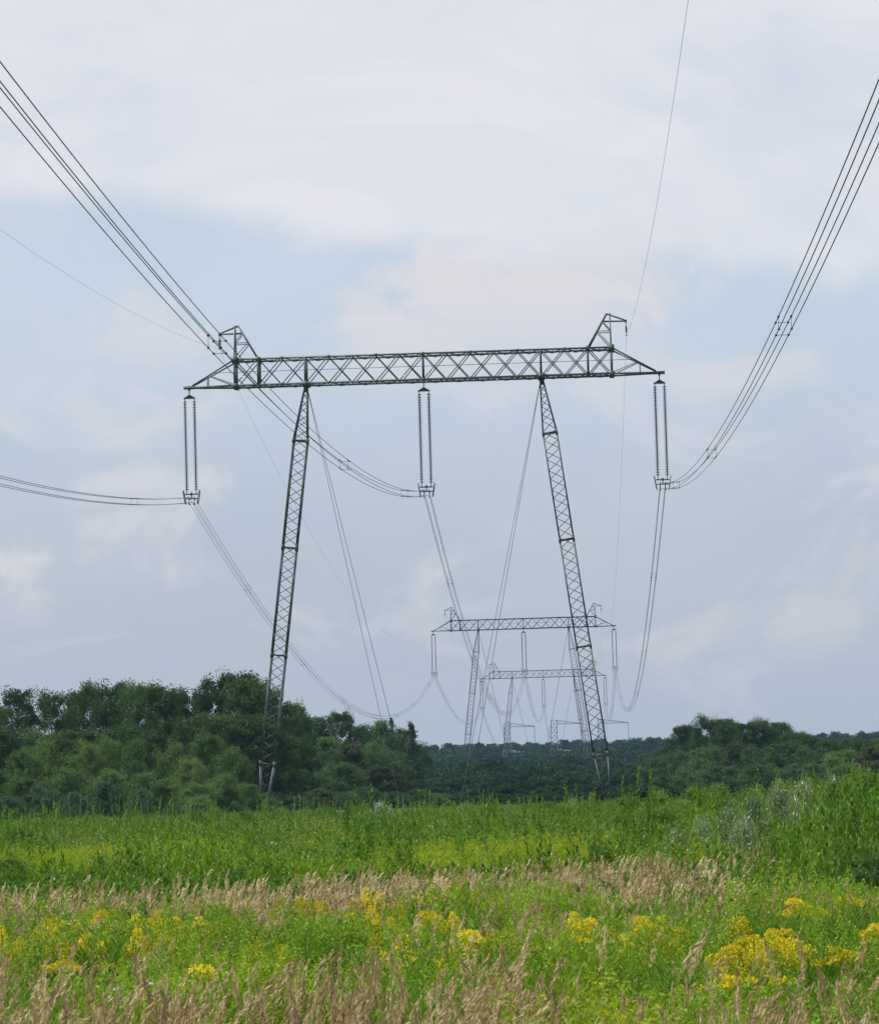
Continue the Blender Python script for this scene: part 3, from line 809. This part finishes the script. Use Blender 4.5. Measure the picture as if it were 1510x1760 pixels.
# ---- meadow plants
def merge(parts, mats):
    vs, fs, mi, n = [], [], [], 0
    for V, F, m in parts:
        if len(F) == 0: continue
        vs.append(V); fs.append(np.asarray(F) + n); n += len(V); mi += [m] * len(F)
    return poly_mesh('plant', np.concatenate(vs), np.concatenate(fs), mats, mi)
def ribbon(pts, w, rng):
    """thin folded blade along pts (n,3), tapering"""
    n = len(pts); d = pts[-1] - pts[0]
    s = unit(np.cross(d, rng.normal(size=3)))
    ws = np.linspace(1, 0.25, n)[:, None] * w * 0.5
    V = np.concatenate([pts - s * ws, pts + s * ws])
    F = np.array([(i, i + 1, n + i + 1, n + i) for i in range(n - 1)])
    return V, F
def curve(base, top, bend, n=5):
    t = np.linspace(0, 1, n)[:, None]
    return base + (top - base) * t + bend * (t ** 2) - bend * t * 0.3
def reed_tuft(seed, nst, h0, h1, lod=False):
    r = np.random.default_rng(seed); parts = []
    wind = np.array([0.16, 0.0, 0.0])
    for _ in range(nst):
        b = np.append(r.normal(size=2) * 0.13, 0); h = r.uniform(h0, h1)
        tp = b + np.append(r.normal(size=2) * 0.11, h); bd = wind * r.uniform(0, 1.4) + np.append(r.normal(size=2) * 0.06, -0.03)
        c = curve(b, tp, bd, 6)
        parts.append((*ribbon(c, 0.007 if not lod else 0.012, r), 0))
        # seed plume: a spindle of short spikelets
        d = unit(c[-1] - c[-2]); L = r.uniform(0.18, 0.32); n = 64 if not lod else 18
        t = np.sort(r.uniform(0, 1, n)); rad = 0.016 * np.sin(np.pi * np.clip(t * 0.9 + 0.1, 0, 1)) ** 0.8 + 0.002
        dr_ = np.array([1.0, 0.1, -0.35]) * r.uniform(-0.08, 0.30) * L
        ctr = c[-1] + d * (t * L)[:, None] + dr_ * (t ** 2)[:, None] + r.normal(size=(n, 3)) * rad[:, None] * 0.6
        up = d + dr_ * (2 * t / L)[:, None] + r.normal(size=(n, 3)) * 0.30
        V, F = leaves(ctr, r.uniform(0.03, 0.06, n) * (1 if not lod else 1.5), 0.17 if not lod else 0.22, up, r)
        parts.append((V, F, 0))
        for _k in range(2 if not lod else 1):
            q = r.uniform(0.25, 0.7); s0 = b + (tp - b) * q; dr = np.append(unit(r.normal(size=2)), 0.5)
            lf = curve(s0, s0 + dr * r.uniform(0.2, 0.42), np.array([0.04, 0, -0.16]), 4)
            parts.append((*ribbon(lf, 0.009, r), 0 if r.random() < 0.55 else 1))
    return merge(parts, (L_DRY, L_STALK))
def herb(seed, nst, h0, h1, leaf, aspect, nleaf, mats, tip=0, spread=0.14, lean=0.10):
    r = np.random.default_rng(seed); parts = []
    for _ in range(nst):
        b = np.append(r.normal(size=2) * spread, 0); h = r.uniform(h0, h1)
        tp = b + np.append(r.normal(size=2) * lean + np.array([0.05, 0]), h)
        c = curve(b, tp, np.array([0.05, 0, 0]) * r.uniform(0, 1), 4)
        parts.append((*ribbon(c, 0.010, r), 0))
        n = int(nleaf * r.uniform(0.8, 1.2)); t = r.uniform(0.18, 1, n); ph = r.uniform(0, 6.28, n)
        pos = b + (tp - b) * t[:, None]
        out = np.stack([np.cos(ph), np.sin(ph), r.uniform(0.5, 1.6, n)], 1)
        sz = leaf * (1.25 - 0.5 * t) * r.uniform(0.7, 1.2, n)
        V, F = leaves(pos + unit(out) * sz[:, None] * 0.5, sz, aspect, out, r); parts.append((V, F, 0))
        if tip:
            n = tip; t = r.uniform(0, 1, n); L = r.uniform(0.12, 0.24)
            rad = (1 - t) * L * 0.42 + 0.01; ph = r.uniform(0, 6.28, n)
            pos = tp + np.stack([np.cos(ph) * rad, np.sin(ph) * rad, t * L - 0.04], 1)
            V, F = leaves(pos, r.uniform(0.018, 0.04, n), 0.4, None, r); parts.append((V, F, 1))
    return merge(parts, mats)
REED = [reed_tuft(100 + i, 7, 0.95, 1.3) for i in range(5)]
REED_FAR = [reed_tuft(120 + i, 12, 0.95, 1.25, True) for i in range(4)]
HERB = [herb(140 + i, 7, 0.75, 1.15, 0.14, 0.085, 100, (L_HERB, L_LIME), 0) for i in range(4)] + \
       [herb(150 + i, 7, 0.8, 1.2, 0.12, 0.085, 100, (L_HERB, L_LIME), 60) for i in range(3)] + \
       [herb(160 + i, 5, 0.6, 1.0, 0.09, 0.34, 60, (L_BRUSH, L_HERB), 0) for i in range(1)]
LIME = [herb(170 + i, 8, 0.85, 1.2, 0.11, 0.085, 110, (L_LIME, L_TIP), 50 * (i == 1)) for i in range(3)]
FIELD = [herb(180 + i, 8, 0.7, 1.15, 0.10, 0.28, 60, (L_HERB, L_LIME), 14 * (i == 1), 0.26) for i in range(3)] + \
        [herb(190 + i, 8, 0.7, 1.2, 0.09, 0.4, 60, (L_BRUSH, L_LIME), 0, 0.28) for i in range(3)]
FIELD_LIME = [herb(200 + i, 8, 0.8, 1.1, 0.09, 0.3, 60, (L_LIME, L_TIP), 40, 0.26) for i in range(2)]
FIELD_PALE = [herb(210 + i, 10, 0.8, 1.2, 0.13, 0.09, 34, (L_STALK, L_DRY), 16, 0.26) for i in range(2)]
CX = -math.tan(YAW)
def patchnoise(x, y, sc, seed):
    r = np.random.default_rng(seed); v = np.zeros_like(x)
    for k in range(5):
        a = r.uniform(0, 6.28); fq = (2 ** (k * .55)) / sc
        v += np.sin((x * math.cos(a) + y * math.sin(a)) * fq * 6.28 + r.uniform(0, 6.28)) / (1.3 ** k)
    return v / 2.2
def field(n, y0, y1, margin=2.2, seed=0):
    r = np.random.default_rng(seed); a = 0.132
    # area-uniform in the wedge in view
    Y = []
    while len(Y) < n:
        y = r.uniform(y0, y1, n * 2); k = r.uniform(0, 1, n * 2) < (a * y + margin) / (a * y1 + margin)
        Y = np.concatenate([Y, y[k]])
    Y = Y[:n]; X = CX * Y + r.uniform(-1, 1, n) * (a * Y + margin)
    return X, Y, r
def screen_x(X, Y): return (X / Y - CX) / 0.127        # -1 left edge .. 1 right edge
def plant(name, X, Y, r, protos, s0, s1, label, cat, hmul=None, tilt=0.08, idx=None):
    n = len(X); s = r.uniform(s0, s1, n)
    z = s if hmul is None else s * hmul
    scatter(name, np.stack([X, Y, np.full(n, -0.06)], 1), np.stack([r.normal(size=n) * tilt, r.normal(size=n) * tilt, r.uniform(-0.5, 0.5, n) if 'reed' in name else r.uniform(0, 6.28, n)], 1),
            np.stack([s, s, z], 1), r.integers(0, len(protos), n) if idx is None else idx, protos, label, cat)
def clumps(nc, per, y0, y1, sig, seed, nkinds, margin=2.2):
    cx, cy, r = field(nc, y0, y1, margin, seed)
    k = np.repeat(np.arange(nc), per); sz = r.uniform(0.7, 1.4, nc) * sig
    o = r.normal(size=(len(k), 2)) * 0.62; d2 = (o ** 2).sum(1)
    h = r.uniform(0.74, 1.14, nc)[k] * (1.06 - 0.20 * np.clip(d2, 0, 2.2))
    return cx[k] + o[:, 0] * sz[k], cy[k] + o[:, 1] * sz[k], h, r.integers(0, nkinds, nc)[k], r
# near reed grass
X, Y, r = field(1300, 9.5, 23.5, seed=1)
k = (patchnoise(X, Y, 3.2, 3) + 0.35 * r.normal(size=len(X)) > -0.25) & (Y < 19.9 + 1.5 * patchnoise(X, Y, 3.0, 9))
k &= ~((np.abs(screen_x(X, Y) - 0.40) < 0.19) & (r.uniform(size=len(X)) < 0.8))
plant('near_reed_grass', X[k], Y[k], r, REED, 0.80, 1.10, 'dry tan reed grass with feathery heads along the bottom edge', 'grass')
X, Y, h, ki, r = clumps(300, 11, 9.5, 24, 0.34, 2, len(HERB))
plant('near_meadow_herbs', X, Y, r, HERB, 0.92, 1.06, 'bright green herbs growing among the near reed grass', 'plants', h, idx=ki)
X, Y, r = field(1500, 11, 21, seed=3)
sx = screen_x(X, Y)
k = ((np.abs(sx - 0.48) < 0.11) | (np.abs(sx - 0.27) < 0.08) | (patchnoise(X, Y, 3.0, 23) > 0.9)) & (Y < 18.5)
plant('near_lime_herbs', X[k], Y[k], r, LIME, 0.95, 1.2, 'feathery light green goldenrod shoots at the bottom edge', 'plants')
# green belt with yellow flowers
X, Y, h, ki, r = clumps(400, 12, 20, 38, 0.40, 4, len(HERB))
plant('green_meadow_herbs', X, Y, r, HERB, 0.95, 1.08, 'green leafy meadow herbs behind the near reed grass', 'plants', h, idx=ki)
X, Y, h, ki, r = clumps(85, 12, 20, 37, 0.36, 6, len(LIME))
plant('lime_meadow_herbs', X, Y, r, LIME, 0.95, 1.06, 'yellowish green goldenrod leaves among the meadow herbs', 'plants', h, idx=ki)
X, Y, r = field(480, 23, 38, seed=8)
k = patchnoise(X, Y, 6, 31) > 0.15
plant('scattered_reed_grass', X[k], Y[k], r, REED, 0.75, 1.0, 'thin tan grass heads scattered through the green herbs', 'grass')
# far tan belt
X, Y, r = field(1900, 33, 52, seed=10)
sx = screen_x(X, Y)
near = 37.5 + 2.2 * patchnoise(X, Y * 0 + 3, 4.0, 41); far = 49.5 + 1.5 * patchnoise(X, Y * 0 + 9, 5.0, 43) + 2.2 * sx
far = np.where(sx < -0.3, far - 3.0, far)
k = (Y > near) & (Y < far) & (sx < 0.58 + 0.08 * r.normal(size=len(X))) & (patchnoise(X, Y, 5.0, 45) + 0.5 * r.normal(size=len(X)) > -0.45)
plant('tan_reed_belt', X[k], Y[k], r, REED_FAR, 0.74, 1.02, 'belt of tan reed grass across the middle of the meadow', 'grass')
X, Y, r = field(2600, 35, 54, seed=12)
sx = screen_x(X, Y)
k = (sx > 0.5) | (r.uniform(size=len(X)) < 0.38 + 0.5 * (patchnoise(X, Y, 3.5, 77) > 0.5))
plant('belt_herbs', X[k], Y[k], r, FIELD, 0.75, 1.1, 'green herbs growing through the tan reed belt', 'plants')
# wide green scrub meadow
X, Y, r = field(26000, 48, 170, margin=5, seed=14)
sx = screen_x(X, Y)
hm = (1 + 0.22 * patchnoise(X, Y, 14, 51) + 0.22 * patchnoise(X, Y, 4, 52)) * np.where(r.uniform(size=len(X)) < 0.035, r.uniform(1.25, 1.7, len(X)), 1.0)
plant('green_scrub_meadow', X, Y, r, FIELD, 0.78, 1.1, 'wide belt of bright green scrub before the woods', 'plants', hm)
X, Y, r = field(20000, 165, 292, margin=12, seed=16)
hm = (1 + 0.25 * patchnoise(X, Y, 22, 53)) * np.clip(1.0 - (Y - 165) / 420, 0.6, 1)
plant('far_green_meadow', X, Y, r, FIELD, 0.75, 1.05, 'far green meadow growth at the foot of the woods', 'plants', hm)
X, Y, r = field(6500, 51, 90, margin=4, seed=18)
sx = screen_x(X, Y)
jg = 3 * patchnoise(X, Y, 7, 62)
k = ((sx > -0.12 + jg * .02) & (sx < 0.3 + jg * .02) & (Y < 71 + jg) & (Y > 58 + jg)) | ((sx < -0.66 + jg * .02) & (Y > 66 + jg) & (Y < 75 + jg)) | ((patchnoise(X, Y, 9, 61) > 0.95))
plant('lime_scrub_belt', X[k], Y[k], r, FIELD_LIME, 1.0, 1.24, 'yellow green goldenrod belt behind the tan reed grass', 'plants')
X, Y, r = field(15000, 60, 285, margin=6, seed=26)
k = patchnoise(X / 3.2, Y, 16, 96) + 0.25 * r.normal(size=len(X)) > 0.42
hm = (1 + 0.2 * patchnoise(X, Y, 9, 97)) * np.clip(1.05 - (Y - 120) / 450, 0.65, 1.05)
plant('pale_weed_strips', X[k], Y[k], r, FIELD_LIME + FIELD_PALE, 0.85, 1.1, 'paler yellow green weed strips across the green scrub', 'plants', hm[k])
# tall weeds rising towards the right
X, Y, r = field(9000, 46, 135, margin=4, seed=24)
sx = screen_x(X, Y)
k = (sx + 0.10 * patchnoise(X, Y, 9, 93) > 0.30 + 0.25 * r.uniform(size=len(X))) & ~((sx > 0.46) & (sx < 0.84) & (Y < 84) & (r.uniform(size=len(X)) < 0.88))
X, Y, sx = X[k], Y[k], sx[k]
hm = (1.0 + 0.85 * np.clip((sx - 0.30) / 0.7, 0, 1)) * (1 + 0.20 * patchnoise(X, Y, 6, 94) + 0.12 * patchnoise(X, Y, 2.5, 95))
plant('right_bank_weeds', X, Y, r, FIELD, 0.85, 1.08, 'tall feathery green weeds of the bank rising to the right', 'plants', hm)
# dark scrub under the line, from the meadow's far edge to the forest
rs = np.random.default_rng(77); n = 5200
Y = 296 + 1045 * rs.uniform(0, 1, n) ** 1.3; X = X0 + 8 + rs.uniform(-1, 1, n) * (26 + Y * 0.055); q = (rs.uniform(0.25, 0.62, n) + 0.18 * patchnoise(X, Y, 60, 91)) * np.clip(0.6 + (Y - 300) / 165, 0.6, 6.2) 
scatter('corridor_scrub', np.stack([X, Y, np.full(n, -0.1)], 1), np.stack([q * 0, q * 0, rs.uniform(0, 6.28, n)], 1), np.stack([0.5 + q * 0.9, 0.5 + q * 0.9, q], 1), rs.integers(0, 3, n), joined(['shade0', 'shade1', 'shade2']),
        'low dark scrub under the power line before the distant forest', 'scrub')
# leaf glints put in as small white specks over the green
wd_ = []
for i in range(2):
    rr = np.random.default_rng(300 + i); n = 10
    c = np.stack([rr.normal(size=n) * 0.015, rr.normal(size=n) * 0.015, 1.0 + rr.normal(size=n) * 0.015], 1)
    V, F = leaves(c, 0.022, 0.7, None, rr); wd_.append(merge([(V, F, 0)], (WHITE,)))
X, Y, r = field(480, 40, 150, margin=3, seed=20)
k = patchnoise(X, Y, 20, 71) + 0.8 * r.normal(size=len(X)) > 0.1
plant('white_leaf_glints', X[k], Y[k], r, wd_, 1.0, 1.4, 'tiny white specks painted as leaf glints over the green scrub', 'flowers')

# ------------------------------------------------------------------ grey willows and scrub bushes on the right
row([('grey0', 1160, 1425, 62, 110), ('grey1', 1205, 1408, 66, 120), ('grey2', 1250, 1388, 68, 130), ('grey0', 1295, 1368, 72, 130), ('grey1', 1335, 1352, 76, 130), ('grey2', 1378, 1344, 80, 130),
     ('grey1', 1275, 1410, 60, 110), ('grey0', 1432, 1338, 92, 110)],
    'grey_willow_bush', 'grey green willow bush with upright silvery shoots, %s from left', 'bush', 'silvery willow bushes on the right')
row([('brush0', 1400, 1400, 58, 160), ('brush1', 1455, 1385, 56, 170), ('brush2', 1505, 1370, 60, 170), ('brush0', 1440, 1350, 74, 150), ('brush1', 1490, 1336, 82, 150), ('brush2', 1340, 1425, 55, 150), ('brush0', 1530, 1345, 70, 150),
     ('brush1', 1240, 1372, 98, 140), ('brush2', 1170, 1374, 100, 120), ('brush0', 1080, 1366, 120, 110), ('brush2', 1010, 1374, 130, 100), ('brush1', 1130, 1358, 115, 110), ('brush0', 1190, 1350, 110, 110), ('brush2', 1060, 1392, 95, 110), ('brush1', 1140, 1384, 85, 110), ('brush0', 970, 1384, 120, 90), ('brush1', 1385, 1338, 105, 110), ('brush2', 1230, 1344, 118, 100), ('brush1', 1470, 1330, 100, 120), ('brush2', 1520, 1322, 96, 120), ('brush1', 1040, 1452, 55, 90), ('brush2', 1480, 1440, 50, 150), ('brush0', 1290, 1352, 105, 120), ('brush1', 1350, 1345, 112, 110), ('brush2', 1420, 1340, 110, 110)],
    'scrub_bush', 'bright green leafy scrub bush on the rising right side, %s from left', 'bush', 'green scrub bushes on the right')
row([('brush2', 40, 1420, 110, 130), ('brush0', 250, 1408, 130, 90), ('brush1', 340, 1392, 140, 60), ('brush2', 372, 1386, 150, 44), ('brush0', 420, 1392, 150, 70), ('brush1', 560, 1384, 160, 80), ('grey2', 655, 1378, 150, 90), ('brush2', 735, 1384, 170, 60), ('brush0', 690, 1455, 58, 110), ('brush1', 20, 1470, 60, 130), ('brush2', 860, 1384, 175, 80), ('brush0', 1022, 1444, 56, 80), ('teal0', 1500, 1462, 47, 120), ('brush1', 180, 1404, 150, 70), ('brush0', 480, 1388, 170, 60), ('brush2', 620, 1382, 165, 70), ('grey1', 800, 1380, 165, 60), ('brush1', 940, 1378, 160, 70), ('grey0', 985, 1374, 150, 60), ('brush0', 90, 1412, 140, 70)],
    'meadow_bush', 'small bush standing out of the green meadow, %s from the left', 'bush', 'small bushes out in the meadow')

# ------------------------------------------------------------------ flowering plants one can count
def flower_proto(name, flat, seed):
    r = np.random.default_rng(seed)
    root = empty(name)
    st = []; lv = []; heads = []
    for _ in range(6):
        b = np.append(r.normal(size=2) * 0.06, 0); h = r.uniform(0.93, 1.06)
        tp = b + np.append(r.normal(size=2) * 0.10, h)
        c = curve(b, tp, np.array([0.03, 0, 0]), 4); st.append((*ribbon(c, 0.011, r), 0))
        n = 60; t = r.uniform(0.2, 0.92, n); ph = r.uniform(0, 6.28, n)
        out = np.stack([np.cos(ph), np.sin(ph), r.uniform(0.3, 1, n)], 1); sz = 0.10 * r.uniform(0.6, 1.2, n)
        V, F = leaves(b + (tp - b) * t[:, None] + unit(out) * sz[:, None] * .5, sz, 0.2, out, r); lv.append((V, F, 0))
        if flat:
            n = 200; a = np.sqrt(r.uniform(0, 1, n)) * 0.10; ph = r.uniform(0, 6.28, n)
            pos = tp + np.stack([np.cos(ph) * a, np.sin(ph) * a, 0.02 - a * a * 2.5 + r.normal(size=n) * 0.008], 1)
            V, F = leaves(pos, r.uniform(0.014, 0.024, n), 0.9, None, r); heads.append([(V, F, 0)])
        else:
            n = 380; t = r.uniform(0, 1, n) ** 1.2; L = r.uniform(0.10, 0.16); ph = r.uniform(0, 6.28, n)
            nb = np.round(ph / 6.28 * 9) / 9 * 6.28
            rad = (1 - t * 0.8) * L * 0.85 * np.sqrt(r.uniform(0.1, 1, n)) + 0.008
            pos = tp + np.stack([np.cos(nb) * rad, np.sin(nb) * rad, t * L - 0.06 - rad * 0.1 + r.normal(size=n) * 0.006], 1)
            V, F = leaves(pos, r.uniform(0.012, 0.024, n), 0.6, None, r); heads.append([(V, F, 0)])
    link('stems', merge(st, (L_STALK,)), root); link('leaves', merge(lv, (L_HERB,)), root)
    for q in heads: link('flower_head', merge(q, (YELLOW if flat or seed % 2 else LEMON,)), root)
    return root
protos = {'p0': flower_proto('goldenrod_plant', False, 401), 'p1': flower_proto('goldenrod_plant', False, 403), 'l0': flower_proto('goldenrod_plant', False, 402),
          'f0': flower_proto('tansy_plant', True, 411), 'f1': flower_proto('tansy_plant', True, 412)}
used = set()
FL = [('p0', 6, 1588), ('p1', 0, 1603), ('p0', 88, 1574), ('p1', 108, 1564), ('p0', 132, 1578), ('f0', 174, 1553), ('p1', 116, 1596), ('p0', 148, 1600), ('f1', 128, 1612),
      ('p1', 243, 1556), ('p0', 268, 1562), ('p0', 232, 1592), ('l0', 262, 1596), ('p1', 326, 1562), ('p0', 304, 1572), ('l0', 345, 1574), ('f0', 352, 1640), ('l0', 420, 1612),
      ('p1', 528, 1528), ('l0', 508, 1540), ('l0', 470, 1535), ('p0', 628, 1522), ('l0', 650, 1536), ('p0', 644, 1552), ('p1', 770, 1502), ('p0', 745, 1522), ('p0', 784, 1520), ('f0', 734, 1552), ('p1', 756, 1552), ('l0', 672, 1596),
      ('p0', 688, 1602), ('f1', 706, 1610), ('f0', 811, 1583), ('p1', 772, 1618), ('l0', 858, 1522), ('l0', 884, 1532), ('f1', 956, 1574), ('p0', 984, 1562), ('f0', 1004, 1564), ('l0', 902, 1584), ('f0', 1104, 1560), ('l0', 1150, 1580),
      ('p0', 1132, 1570), ('f0', 1268, 1560), ('f1', 1308, 1570), ('f0', 1344, 1580), ('f1', 1378, 1580), ('p0', 1322, 1590), ('p1', 1352, 1590), ('p0', 1300, 1600), ('f0', 1250, 1606), ('f1', 1276, 1626), ('f0', 1368, 1530), ('f1', 1392, 1528), ('p1', 1456, 1520), ('f0', 1502, 1570), ('f1', 1488, 1590)]
cnt = {}
BLK = 'in the green meadow'
for key, px, py in sorted(FL, key=lambda q: q[1]):
    hgt = 1.33
    Yd = (CAM_H - hgt) * FPX / (py - horizon(px))
    p = at(px, py, Yd)
    o = protos[key] if key not in used else copy_tree(protos[key])
    used.add(key)
    sc = hgt / 1.12
    o.location = (p.x, Yd, -0.03); o.scale = (sc * 0.8, sc * 0.8, sc); o.rotation_euler = (0, 0, random.uniform(0, 6.28))
    kind = 'flat' if key[0] == 'f' else ('lemon' if key[0] == 'l' else 'gold')
    i = cnt.get(kind, 0); cnt[kind] = i + 1
    txt = {'flat': 'bright yellow flat-topped flower plant in the green meadow, %s from the left', 'lemon': 'greenish yellow plumed goldenrod in the green meadow, %s from the left',
           'gold': 'golden yellow plumed goldenrod in the green meadow, %s from the left'}[kind]
    tag(o, txt % ORD[i], 'flower', 'yellow flowering plants in the meadow')
# thistles gone to white down
def thistle_proto(seed):
    r = np.random.default_rng(seed); root = empty('thistle_plant'); st = []
    hd = []
    for _ in range(4):
        b = np.append(r.normal(size=2) * 0.02, 0); tp = np.append(r.normal(size=2) * 0.08, r.uniform(0.9, 1.05))
        st.append((*ribbon(curve(b, tp, np.zeros(3), 4), 0.008, r), 0)); hd.append(tp)
        n = 16; t = r.uniform(0.3, 0.95, n); out = np.stack([*r.normal(size=(2, n)), np.full(n, 0.4)], 1)
        V, F = leaves(b + (tp - b) * t[:, None], 0.08, 0.25, out, r); st.append((V, F, 0))
    link('stems', merge(st, (L_STALK,)), root)
    for h in hd:
        n = 60; d = unit(r.normal(size=(n, 3))); d[:, 2] = np.abs(d[:, 2]) * 0.7
        V, F = leaves(h + d * 0.016, 0.030, 0.35, d, r)
        link('seed_head', merge([(V, F, 0)], (WHITE,)), root)
    return root
tp_ = [thistle_proto(501), thistle_proto(502)]
for i, (px, py) in enumerate([(138, 1740), (208, 1682), (262, 1676), (290, 1694), (478, 1706), (552, 1684), (770, 1722), (858, 1690)]):
    hgt = 1.18; Yd = (CAM_H - hgt) * FPX / (py - horizon(px)); p = at(px, py, Yd)
    o = tp_[i] if i < 2 else copy_tree(tp_[i % 2])
    o.location = (p.x, Yd, -0.03); s = hgt / 1.06; o.scale = (s, s, s); o.rotation_euler = (0, 0, random.uniform(0, 6.28))
    tag(o, 'thistle with white downy heads in the near reed grass, %s from the left' % ORD[i], 'thistle', 'downy thistles in the near grass')

# ------------------------------------------------------------------ haze
hb = Bld(); hb.box((0, 2600, 21.5), (12400, 13600, 46.0))
hz_me = hb.mesh('haze')
hm_, nt = new_mat('thin_summer_haze')
vol = node(nt, 'ShaderNodeVolumePrincipled'); vol.inputs['Color'].default_value = (0.40, 0.68, 1.0, 1); vol.inputs['Density'].default_value = 0.00008; vol.inputs['Anisotropy'].default_value = 0.2
o_ = node(nt, 'ShaderNodeOutputMaterial'); nt.links.new(vol.outputs[0], o_.inputs['Volume'])
hz_me.materials.append(hm_)
tag(link('haze', hz_me), 'thin bluish summer haze filling the air over the meadow', 'haze', kind='stuff')
